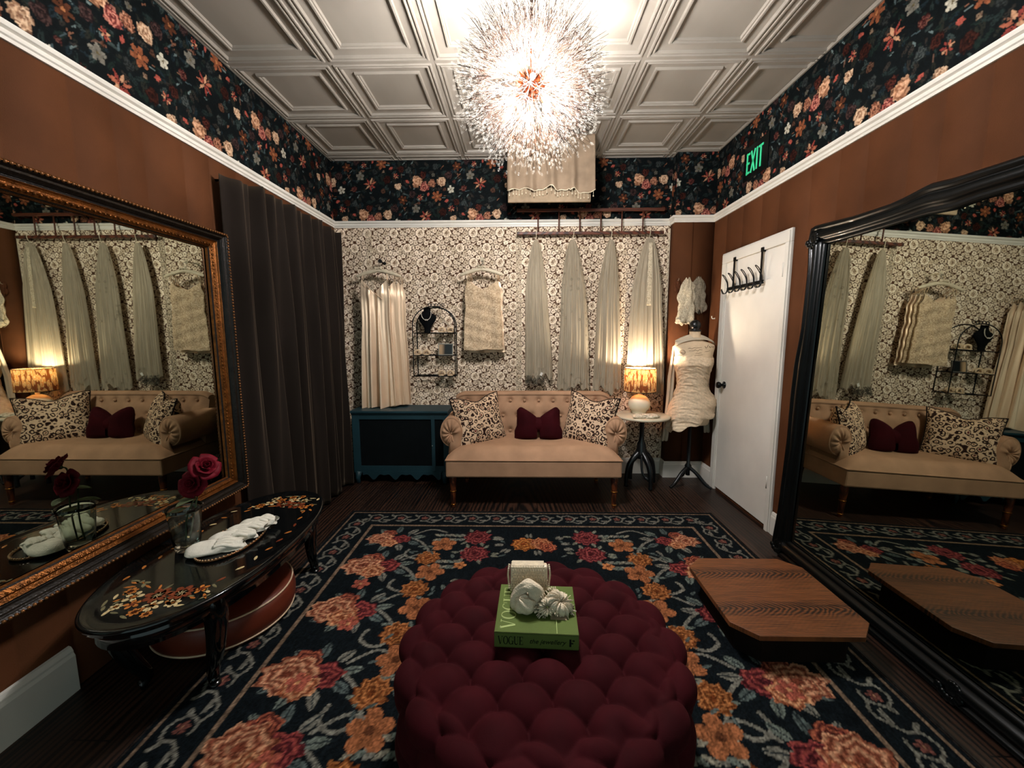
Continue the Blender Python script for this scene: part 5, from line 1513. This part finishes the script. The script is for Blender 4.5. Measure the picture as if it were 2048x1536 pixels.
glove('white glove third from the front on the tray', (-1.385, 1.775, .443), .18, .042, 15, 3, .012)
glove('white glove at the back of the tray, nearest the curtain', (-1.370, 1.850, .443), .17, .038, 8, 4, .014)

# ------------------------------------------------------------------ tufted ottoman
CXo, CYo, RO, HO = .07, 1.205, .455, .415
ott = thing('tufted_ottoman', 'large round burgundy velvet ottoman with deep button tufting', 'ottoman', (CXo, CYo, .012))
AX, AY, DR = .150, .084, .089     # dome spacing across, between rows, dome radius
def domes(x, y, ax, ay, r):
    j0 = round(y / ay); best = 0
    for j in (j0 - 1, j0, j0 + 1):
        off = ax / 2 if j % 2 else 0
        i = round((x - off) / ax)
        for ii in (i - 1, i, i + 1):
            d2 = ((x - off - ii * ax) ** 2 + ((y - j * ay) * 1.05) ** 2) / (r * r)
            if d2 < 1: best = max(best, sqrt(1 - d2))
    return best
NS = 24
def otto(u, v):
    a = 2 * pi * u
    Rr = .06   # rounding
    Ltop = RO - Rr; Larc = Rr * pi / 2; Lside = HO - .03 - Rr; tot = Ltop + Larc + Lside
    s = v * tot
    if s < Ltop: r, z, n = s, HO, (0, 1)
    elif s < Ltop + Larc:
        t = (s - Ltop) / Rr; r, z, n = Ltop + Rr * sin(t), HO - Rr + Rr * cos(t), (sin(t), cos(t))
    else: r, z, n = RO, HO - Rr - (s - Ltop - Larc), (1, 0)
    x, y = r * cos(a), r * sin(a)
    tp = domes(x * .996 + y * .087, (y - .03) * .996 - x * .087, AX, AY, DR)
    K = 9; sv = (s - Ltop)
    px = u * K * .32; ts = domes(px, sv - .06, .32, .115, .14) if False else max(domes(u * 18 * AX, sv - .06, AX, .11, .105), .0)
    w = sstep(Ltop - .06, Ltop + .02, s)
    h = tp * (1 - w) + ts * w
    d = .098 * (h - .88) * (1 - .8 * sstep(tot - .06, tot, s))
    return Vector((CXo + (r + n[0] * d) * cos(a), CYo + (r + n[0] * d) * sin(a), z + n[1] * d))
mb = MB(); mb.grid(420, 190, otto, cu=True); uph = part('upholstery', mb, M_burg, ott)
mb = MB(); mb.lathe([(0, .012), (RO - .03, .012), (RO - .02, .03), (RO - .03, .07), (0, .07)], (CXo, CYo, 0), 48); part('base', mb, mat('dark_base_cloth', '120709', .9), ott)
# buttons in the dips
mbb = MB(); mbb.ball((0, 0, 0), .011, 8, 6, sq=(1, 1, .6)); b0 = None
for j in range(-9, 10):
    for i in range(-4, 5):
        p_, q_ = i * AX + (0 if j % 2 else AX / 2), j * AY; x = p_ * .996 - q_ * .087; y = q_ * .996 + p_ * .087 + .03
        if hypot(x, y) > RO - .13: continue
        loc = Vector((x, y, HO - .058 - .012))
        if b0 is None: b0 = part('button', mbb, M_burg, uph, local=True); b0.location = loc
        else: again(b0, uph).location = loc

# ------------------------------------------------------------------ book with bag, head wrap and garters
bk = thing('coffee_table_book', 'thick green fashion book lying on the burgundy ottoman', 'book', (.055, 1.25, .425))
bk.rotation_euler = (0, 0, radians(-2.5))
M_green = mat('green_book_cloth', '4f5c2c', .6, var=.06, vscale=12); M_pages = mat('book_pages', 'b9ad92', .8); M_dkg = mat('dark_lettering', '10160d', .6); M_lgr = mat('embossed_lettering', '8c9a58', .45)
BW, BD, BH = .258, .24, .05
mb = MB(); mb.b2((-BW / 2, -BD / 2, BH - .004), (BW / 2, BD / 2, BH)); mb.b2((-BW / 2, -BD / 2, 0), (BW / 2, BD / 2, .004)); mb.b2((-BW / 2, -BD / 2, 0), (BW / 2, -BD / 2 + .004, BH)); cov = part('cover', mb, M_green, bk, local=True, bevel=.0012)
mb = MB(); mb.b2((-BW / 2 + .004, -BD / 2 + .004, .004), (BW / 2 - .004, BD / 2 - .004, BH - .004)); part('pages', mb, M_pages, bk, local=True)
mb = MB(); mb.b2((.045, -.055, BH), (.098, .085, BH + .0006)); part('cover_picture', mb, mat('faded_cover_print', '9b8a72', .6, var=.3, vscale=40), cov, local=True)
mb = MB(); mb.b2((.062, -BD / 2 + .005, BH), (.064, BD / 2 - .02, BH + .0005)); mb.b2((.11, -.02, BH), (.1115, .04, BH + .0005)); part('cover_rule', mb, M_lgr, cov, local=True)
# high-contrast capitals made of thick and thin strokes
def glyph(ch):
    th, tn = .16, .045; out = []
    def st(a, b, w): out.append((a, b, w))
    if ch == 'V': st((.05, 1), (.38, 0), th); st((.72, 1), (.42, 0), tn); st((-.04, .98), (.22, .98), tn); st((.6, .98), (.84, .98), tn)
    if ch in 'OG':
        for i in range(24):
            a0, a1 = 2 * pi * i / 24 + .2, 2 * pi * (i + 1) / 24 + .2
            if ch == 'G' and (a0 % (2 * pi) < .75 or a0 % (2 * pi) > 5.9): continue
            w = tn + (th - tn) * abs(cos((a0 + a1) / 2)) ** 1.5
            st((.4 + .36 * cos(a0), .5 + .5 * sin(a0)), (.4 + .36 * cos(a1), .5 + .5 * sin(a1)), w)
        if ch == 'G': st((.72, .0), (.72, .42), th * .8); st((.52, .42), (.86, .42), tn); st((.74, .72), (.74, .98), tn)
    if ch == 'U':
        st((.14, 1), (.14, .3), th); st((.68, 1), (.68, .3), tn); st((-.02, .98), (.3, .98), tn); st((.56, .98), (.82, .98), tn)
        for i in range(10):
            a0, a1 = pi + pi * i / 10, pi + pi * (i + 1) / 10; st((.41 + .27 * cos(a0), .3 + .3 * sin(a0)), (.41 + .27 * cos(a1), .3 + .3 * sin(a1)), th + (tn - th) * i / 9)
    if ch == 'E': st((.16, 0), (.16, 1), th); st((0, .98), (.66, .98), tn); st((0, .02), (.68, .02), tn); st((.16, .5), (.48, .5), tn); st((.65, .78), (.65, 1), tn); st((.68, 0), (.68, .24), tn); st((.47, .4), (.47, .6), tn)
    return out
def word(txt, fn, adv=.92):
    mb = MB(); ox = 0
    for ch in txt:
        for a, b, w in glyph(ch):
            d = Vector((b[0] - a[0], b[1] - a[1])); nn = Vector((-d.y, d.x)).normalized() * w / 2; e = d.normalized() * .012
            q = [(a[0] + nn.x - e.x, a[1] + nn.y - e.y), (b[0] + nn.x + e.x, b[1] + nn.y + e.y), (b[0] - nn.x + e.x, b[1] - nn.y + e.y), (a[0] - nn.x - e.x, a[1] - nn.y - e.y)]
            mb.prism([(p[0] + ox, p[1]) for p in q], 0, 1, fn)
        ox += adv
    return mb
sp_ = word('VOGUE', lambda p, q, y: (-BW / 2 + .012 + p * .0175, -BD / 2 - .0006 * y, .012 + q * .026)); part('spine_title', sp_, M_dkg, cov, local=True)
tt = word('VOGUE', lambda p, q, y: (-BW / 2 + .062 - q * .046, -BD / 2 + .018 + p * .046, BH + .0009 * y)); part('cover_title', tt, M_lgr, cov, local=True)
def text_mesh(name, txt, size, M, m, parent, shear=0.):
    cu_ = bpy.data.curves.new(name, 'FONT'); cu_.body = txt; cu_.size = size; cu_.extrude = .0003; cu_.shear = shear
    tmp = bpy.data.objects.new(name, cu_); COL.objects.link(tmp)
    dg = bpy.context.evaluated_depsgraph_get(); dg.update()
    me = bpy.data.meshes.new_from_object(tmp.evaluated_get(dg)); bpy.data.objects.remove(tmp, do_unlink=True); bpy.data.curves.remove(cu_)
    me.transform(M); me.materials.clear(); me.materials.append(m)
    o = bpy.data.objects.new(name, me); COL.objects.link(o); o.parent = parent; return o
MT = lambda x, z: Matrix.Translation((x, -BD / 2 - .0004, z)) @ Matrix.Rotation(pi / 2, 4, 'X')
text_mesh('spine_subtitle', 'the jewellery', .021, MT(-.022, .018), M_dkg, cov, .35)
mb = MB(); mb.b2((.100, -BD / 2 - .0006, .012), (.106, -BD / 2 + .001, .036)); mb.b2((.109, -BD / 2 - .0006, .030), (.116, -BD / 2 + .001, .034)); mb.b2((.106, -BD / 2 - .0006, .021), (.112, -BD / 2 + .001, .025)); part('spine_mark', mb, M_dkg, cov, local=True)

M_pearl = mat('cream_pearl_beads', 'cdbda2', .35, var=.12, vscale=90, spec=.6)
bag = thing('beaded_bag', 'small cream pearl beaded box bag standing on the green book', 'handbag', (.032, 1.345, .475))
bw, bh, bt = .132, .090, .040; Mg = R3('X', -9)
mb = MB(); mb.grid(4, 4, lambda u, v: Vector((0, 0, 0)))
mb = MB(); mb.b2((-bw / 2, -bt / 2, .004), (bw / 2, bt / 2, bh)); mb.xf(Mg.to_4x4()); body = part('body', mb, M_pearl, bag, local=True, bevel=.008)
def bead_field(x0, x1, z0, z1, y, pit, r, topwrap=False):
    mb = MB(); nx = int((x1 - x0) / pit); nz = int((z1 - z0) / pit)
    for j in range(nz + 1):
        for i in range(nx + 1):
            x = x0 + (x1 - x0) * (i + .5 * (j % 2)) / nx
            if x > x1 + .001: continue
            mb.ball(Mg @ Vector((x, y, z0 + (z1 - z0) * j / nz)), r, 6, 4)
    return mb
part('front_beads', bead_field(-bw / 2 + .004, bw / 2 - .004, .008, .05, -bt / 2 - .001, .0080, .0043), M_pearl, body, local=True).__setitem__('kind', 'stuff')
mbf = bead_field(-bw / 2 + .006, bw / 2 - .012, .048, bh - .002, -bt / 2 - .006, .0082, .0045)
for j in range(8):
    for i in range(19): mbf.ball(Mg @ Vector((-bw / 2 + .006 + (bw - .018) * (i + .5 * (j % 2)) / 19, -bt / 2 + bt * j / 7, bh + .001)), .0036, 6, 4)
mbf.b2((-bw / 2 + .004, -bt / 2 - .006, .047), (bw / 2 - .010, -bt / 2 - .001, bh)); mbf.v[-8:] = [tuple(Mg @ Vector(p)) for p in mbf.v[-8:]]
part('flap', mbf, M_pearl, bag, local=True)
for s in (-1, 1):
    mb = MB()
    for k in range(16): mb.ball(Mg @ Vector((s * (bw / 2 + .004 + .004 * sin(k * .2)), -.006 + .010 * sin(k * .4), .008 + .0055 * k)), .0038, 6, 4)
    part('strap', mb, M_pearl, bag, local=True)['kind'] = 'stuff'
M_wrapc = mat('cream_towelling', 'cdbda4', .9, var=.08, vscale=90, bump=.5, bscale=260)
hw = thing('head_wrap', 'cream knotted towelling head wrap leaning on the beaded bag', 'head wrap', (.028, 1.262, .475))
hw.rotation_euler = (radians(14), 0, 0)
def wrapf(u, v):
    a = 2 * pi * u; b_ = 2 * pi * v
    R0 = .030; 
    cx, cz = R0 * cos(a), .045 + .040 * sin(a) - .012 * cos(a)
    w = .024 + .014 * max(0, -sin(a)) + .006 * sin(2 * a)
    rr = w * (1 + .10 * sin(3 * b_ + 3 * a) + .06 * sin(7 * b_ - 2 * a))
    return Vector((cx + cos(a) * cos(b_) * rr - .006 * sin(a * 2), -.004 + .85 * rr * sin(b_), max(.0, cz + sin(a) * cos(b_) * rr * 1.05 )))
mb = MB(); mb.grid(60, 34, wrapf, cu=True, cv=True); part('band', mb, M_wrapc, hw, local=True)
mb = MB(); mb.grid(40, 18, crumple((.002, -.032, .02), .036, .024, .034, 6, R3('Y', -35)), cu=True); part('knot', mb, M_wrapc, hw, local=True)
def scrunch(lab, c, R0, r0, tilt, seed):
    g = np.random.default_rng(seed); ph = g.uniform(0, 6.28, 4); t = thing('ruffled_garter', lab, 'garter', c, 'ruffled garters on the book')
    def fn(u, v):
        a = 2 * pi * u; b_ = 2 * pi * v
        r = r0 * (1 + .22 * sin(13 * a + 2 * sin(b_ + ph[0])) + .18 * sin(21 * a + 3 * b_ + ph[1]))
        p = tilt @ Vector(((R0 + r * cos(b_)) * cos(a), (R0 + r * cos(b_)) * sin(a) * .8, r * sin(b_) * 1.0)); return p
    mb = MB(); mb.grid(150, 16, fn, cu=True, cv=True); part('ruffle', mb, M_wrapc, t, local=True)
    mb = MB()
    for k in range(40):
        a = g.uniform(0, 6.28); p = tilt @ Vector(((R0 + r0 * 1.1) * cos(a), (R0 + r0 * 1.1) * sin(a) * .8, g.uniform(-.6, .6) * r0)); q = tilt @ Vector((.012 * cos(a), .012 * sin(a), g.uniform(-.004, .006)))
        mb.tube([p, p + q], .0016, 4)
    part('lace_picots', mb, M_wrapc, t, local=True).__setitem__('kind', 'stuff')
scrunch('ruffled cream garter standing beside the head wrap', (.088, 1.215, .504), .019, .013, R3('X', 62) @ R3('Z', 20), 2)
scrunch('larger ruffled cream garter slumped at the right edge of the book', (.128, 1.232, .503), .026, .019, R3('Y', 28) @ R3('X', 24), 5)

# ------------------------------------------------------------------ fitting platform
M_oak = mat('oak_top', '7a4620', .45)
N, L, b = nd(M_oak); tc = N.new('ShaderNodeTexCoord')
# plain-sawn oak: nested cathedral arches along two glued boards, plus fine pores
sx = N.new('ShaderNodeSeparateXYZ'); L.new(tc.outputs['Object'], sx.inputs[0])
def mth(op, a, b_=None, c=None):
    n_ = N.new('ShaderNodeMath'); n_.operation = op
    for k, v in enumerate((a, b_, c)):
        if v is None: continue
        if isinstance(v, (int, float)): n_.inputs[k].default_value = v
        else: L.new(v, n_.inputs[k])
    return n_.outputs[0]
yy = mth('PINGPONG', mth('ADD', sx.outputs['Y'], .66), .135)          # distance from a board's heart line
nz0 = N.new('ShaderNodeTexNoise'); nz0.inputs['Scale'].default_value = 9; nz0.inputs['Detail'].default_value = 3; L.new(tc.outputs['Object'], nz0.inputs['Vector'])
heart = mth('MULTIPLY', yy, yy)
ph_ = mth('ADD', mth('MULTIPLY', sx.outputs['X'], 240.), mth('ADD', mth('MULTIPLY', mth('SQRT', mth('ADD', heart, .00002)), 330.), mth('MULTIPLY', nz0.outputs['Fac'], 16.)))
st_ = mth('ADD', mth('MULTIPLY', mth('SINE', ph_), .5), .5)
fade = N.new('ShaderNodeMapRange'); fade.inputs['From Min'].default_value = .02; fade.inputs['From Max'].default_value = .06; fade.inputs['To Min'].default_value = 1; fade.inputs['To Max'].default_value = .12; L.new(yy, fade.inputs['Value'])
mp2 = N.new('ShaderNodeMapping'); mp2.inputs['Scale'].default_value = (5, 150, 1); L.new(tc.outputs['Object'], mp2.inputs['Vector'])
nz = N.new('ShaderNodeTexNoise'); nz.inputs['Scale'].default_value = 2; nz.inputs['Detail'].default_value = 5; L.new(mp2.outputs['Vector'], nz.inputs['Vector'])
tot = mth('SUBTRACT', mth('ADD', nz.outputs['Fac'], .08), mth('MULTIPLY', mth('MULTIPLY', st_, fade.outputs[0]), .42))
rp = N.new('ShaderNodeValToRGB'); rp.color_ramp.elements[0].position = .22; rp.color_ramp.elements[1].position = .68; rp.color_ramp.elements[0].color = lin('1f0f07') + (1,); rp.color_ramp.elements[1].color = lin('744220') + (1,)
L.new(tot, rp.inputs[0]); L.new(rp.outputs[0], b.inputs['Base Color'])
M_kick = mat('dark_stained_base', '140d09', .7, var=.3)
pl = thing('fitting_platform', 'low octagonal oak topped step platform on a dark base by the right mirror', 'platform', (1.185, 1.81, 0))
PX0, PX1, PY0, PY1, PZ = .89, 1.475, 1.52, 2.095, .165
def octo(i, c): x0, x1, y0, y1 = PX0 + i, PX1 - i, PY0 + i, PY1 - i; return [(x0 + c, y0), (x1 - c, y0), (x1, y0 + c), (x1, y1 - c), (x1 - c, y1), (x0 + c, y1), (x0, y1 - c), (x0, y0 + c)]
mb = MB(); mb.prism(octo(0, .082), PZ - .022, PZ, lambda p, q, z: (p, q, z)); part('top', mb, M_oak, pl, bevel=.002)
mb = MB(); mb.prism(octo(.045, .075), .012, PZ - .021, lambda p, q, z: (p, q, z)); part('base', mb, M_kick, pl)

# ------------------------------------------------------------------ chandelier
HX_, HY_, HZ_ = .052, 2.02, 2.515
ch = thing('crystal_burst_chandelier', 'big dandelion burst chandelier of crystal sprays round a gold core', 'chandelier', (HX_, HY_, ZC))
M_rod = mat('dark_rose_gold', '2a0e04', .65, .0, var=.3, spec=0.)
M_wire = mat('silver_wire', '2c1c12', .6, .0)
M_crys = mat('frosted_crystal', 'efe6d6', .25, var=.03, spec=.7); N, L, b = nd(M_crys); tr_ = N.new('ShaderNodeBsdfTransparent'); ms = N.new('ShaderNodeMixShader'); ms.inputs[0].default_value = .03
L.new(tr_.outputs[0], ms.inputs[1]); L.new(b.outputs[0], ms.inputs[2]); L.new(ms.outputs[0], N['Material Output'].inputs['Surface'])
mb = MB(); mb.lathe([(0, ZC - .0), (.07, ZC - .0), (.07, ZC - .018), (.055, ZC - .026), (.014, ZC - .034), (0, ZC - .034)], (HX_, HY_, 0), 28); part('canopy', mb, M_rod, ch)
mb = MB(); mb.tube([(HX_, HY_, ZC - .03), (HX_, HY_, HZ_)], .007, 10); part('rod', mb, M_rod, ch)
mb = MB(); mb.ball((HX_, HY_, HZ_), .042, 20, 14); core = part('core', mb, M_rod, ch)
mb = MB(); g = random.Random(3)
for k in range(60):
    z = 1 - 2 * (k + .5) / 60; a = k * 2.39996; r = sqrt(1 - z * z); mb.tube([Vector((HX_, HY_, HZ_)) + Vector((r * cos(a), r * sin(a), z)) * .04, Vector((HX_, HY_, HZ_)) + Vector((r * cos(a), r * sin(a), z)) * .062], .006, 6)
part('sockets', mb, M_rod, core)
M_bulb = mat('halogen_bulb', 'fff2dc', .4, emit='fdfbfb', estr=1.)
bulb_dirs = []
for k in range(12):
    z = 1 - 2 * (k + .5) / 12; a = k * 2.39996 + .5; r = sqrt(1 - z * z); bulb_dirs.append(Vector((r * cos(a), r * sin(a), z)))
mbb = MB(); mbb.lathe([(0, -.026), (.006, -.024), (.009, -.012), (.0105, 0), (.009, .014), (.004, .024), (0, .026)], (0, 0, 0), 12); mbr = MB(); mbr.tube([(0, 0, -.09), (0, 0, -.024)], .004, 6)
b0 = None
for d in bulb_dirs:
    M4 = Matrix.Translation(Vector((HX_, HY_, HZ_)) + d * .125 - ch.location) @ d.to_track_quat('Z', 'Y').to_matrix().to_4x4()
    if b0 is None:
        b0 = part('bulb', mbb, M_bulb, ch, local=True); b0.matrix_local = M4
        part('bulb_arm', mbr, M_rod, b0, local=True)
    else: again(b0, ch, M4)
# sprays: a thin rod that opens into twigs with crystal drops; a few patterns reused all round the ball
protos = []
def spray(seed, Lr):
    g = random.Random(seed); rod = MB(); cr = MB()
    rod.tube([(0, 0, .04), (0, 0, .17 * Lr)], .0018, 5)
    for k in range(17):
        a = g.uniform(0, 6.28); b0_ = Vector((0, 0, g.uniform(.11, .19) * Lr)); R_ = g.uniform(.018, .105) ; tip = Vector((R_ * cos(a), R_ * sin(a), g.uniform(.26, .365) * Lr))
        mid = b0_.lerp(tip, .55) + Vector((0, 0, .012)); rod.tube([b0_, mid, tip], .0008, 3)
        tips = [(mid, tip)]
        for q in range(2):
            s = b0_.lerp(tip, g.uniform(.45, .8)); e = s + Vector((g.uniform(-.03, .03), g.uniform(-.03, .03), g.uniform(.015, .04))); rod.tube([s, e], .0007, 3); tips.append((s, e))
        for s, e in tips:
            dr = (e - s).normalized(); Mx = dr.to_track_quat('Z', 'Y').to_matrix()
            rr = g.uniform(.0042, .0066)
            cr.lathe([(0, -rr * 1.5), (rr * .75, -rr * .5), (rr, rr * .2), (rr * .6, rr), (0, rr * 1.4)], e, 6, axis=Mx, smooth=False)
    return rod, cr
BR = 96; dirs = []
for k in range(BR + 4):
    z = 1 - 2 * (k + .5) / (BR + 4); a = k * 2.39996; r = sqrt(max(0, 1 - z * z)); d = Vector((r * cos(a), r * sin(a), z))
    if d.z < .975: dirs.append(d)
dirs = dirs[:BR]
base_sprays = []
g = random.Random(77)
for k, d in enumerate(dirs):
    rot = Matrix.Rotation(g.uniform(0, 6.28), 4, 'Z'); M4 = Matrix.Translation(Vector((HX_, HY_, HZ_)) - ch.location) @ d.to_track_quat('Z', 'Y').to_matrix().to_4x4() @ rot
    if k < 6:
        rod, cr = spray(100 + k, .97 + .03 * (k % 3)); o = part('branch', rod, M_wire, ch, local=True); o.matrix_local = M4; part('crystals', cr, M_crys, o, local=True)['kind'] = 'stuff'; base_sprays.append(o)
    else: again(base_sprays[k % 6], ch, M4)

# ------------------------------------------------------------------ light, camera, view
nd(M_bulb)[2].inputs['Emission Strength'].default_value = 3300.
nd(M_lbulb)[2].inputs['Emission Strength'].default_value = 1350.
W = bpy.data.worlds.new('dim_room'); SC.world = W; W.use_nodes = True
W.node_tree.nodes['Background'].inputs['Color'].default_value = (.20, .27, .27, 1); W.node_tree.nodes['Background'].inputs['Strength'].default_value = 2.6

cam = bpy.data.cameras.new('camera'); co = bpy.data.objects.new('camera', cam); COL.objects.link(co); SC.camera = co
cam.sensor_width = 36; cam.lens = 810 / 2048 * 36; cam.clip_start = .05
rt, up, fw = Vector((.99980, .01960, -.00242)), Vector((0, .12250, .99247)), Vector((-.01975, .99227, -.12248))
m3 = Matrix((rt, up, -fw)).transposed(); co.matrix_world = Matrix.Translation((0, 0, 1.38)) @ m3.to_4x4()
SC.view_settings.view_transform = 'Standard'; SC.view_settings.look = 'None'; SC.view_settings.gamma = 1; SC.view_settings.use_curve_mapping = False
SC.view_settings.exposure = 0.
try:
    SC.cycles.use_denoising = True; SC.cycles.max_bounces = 10; SC.cycles.transparent_max_bounces = 24; SC.cycles.sample_clamp_indirect = 6
except Exception: pass
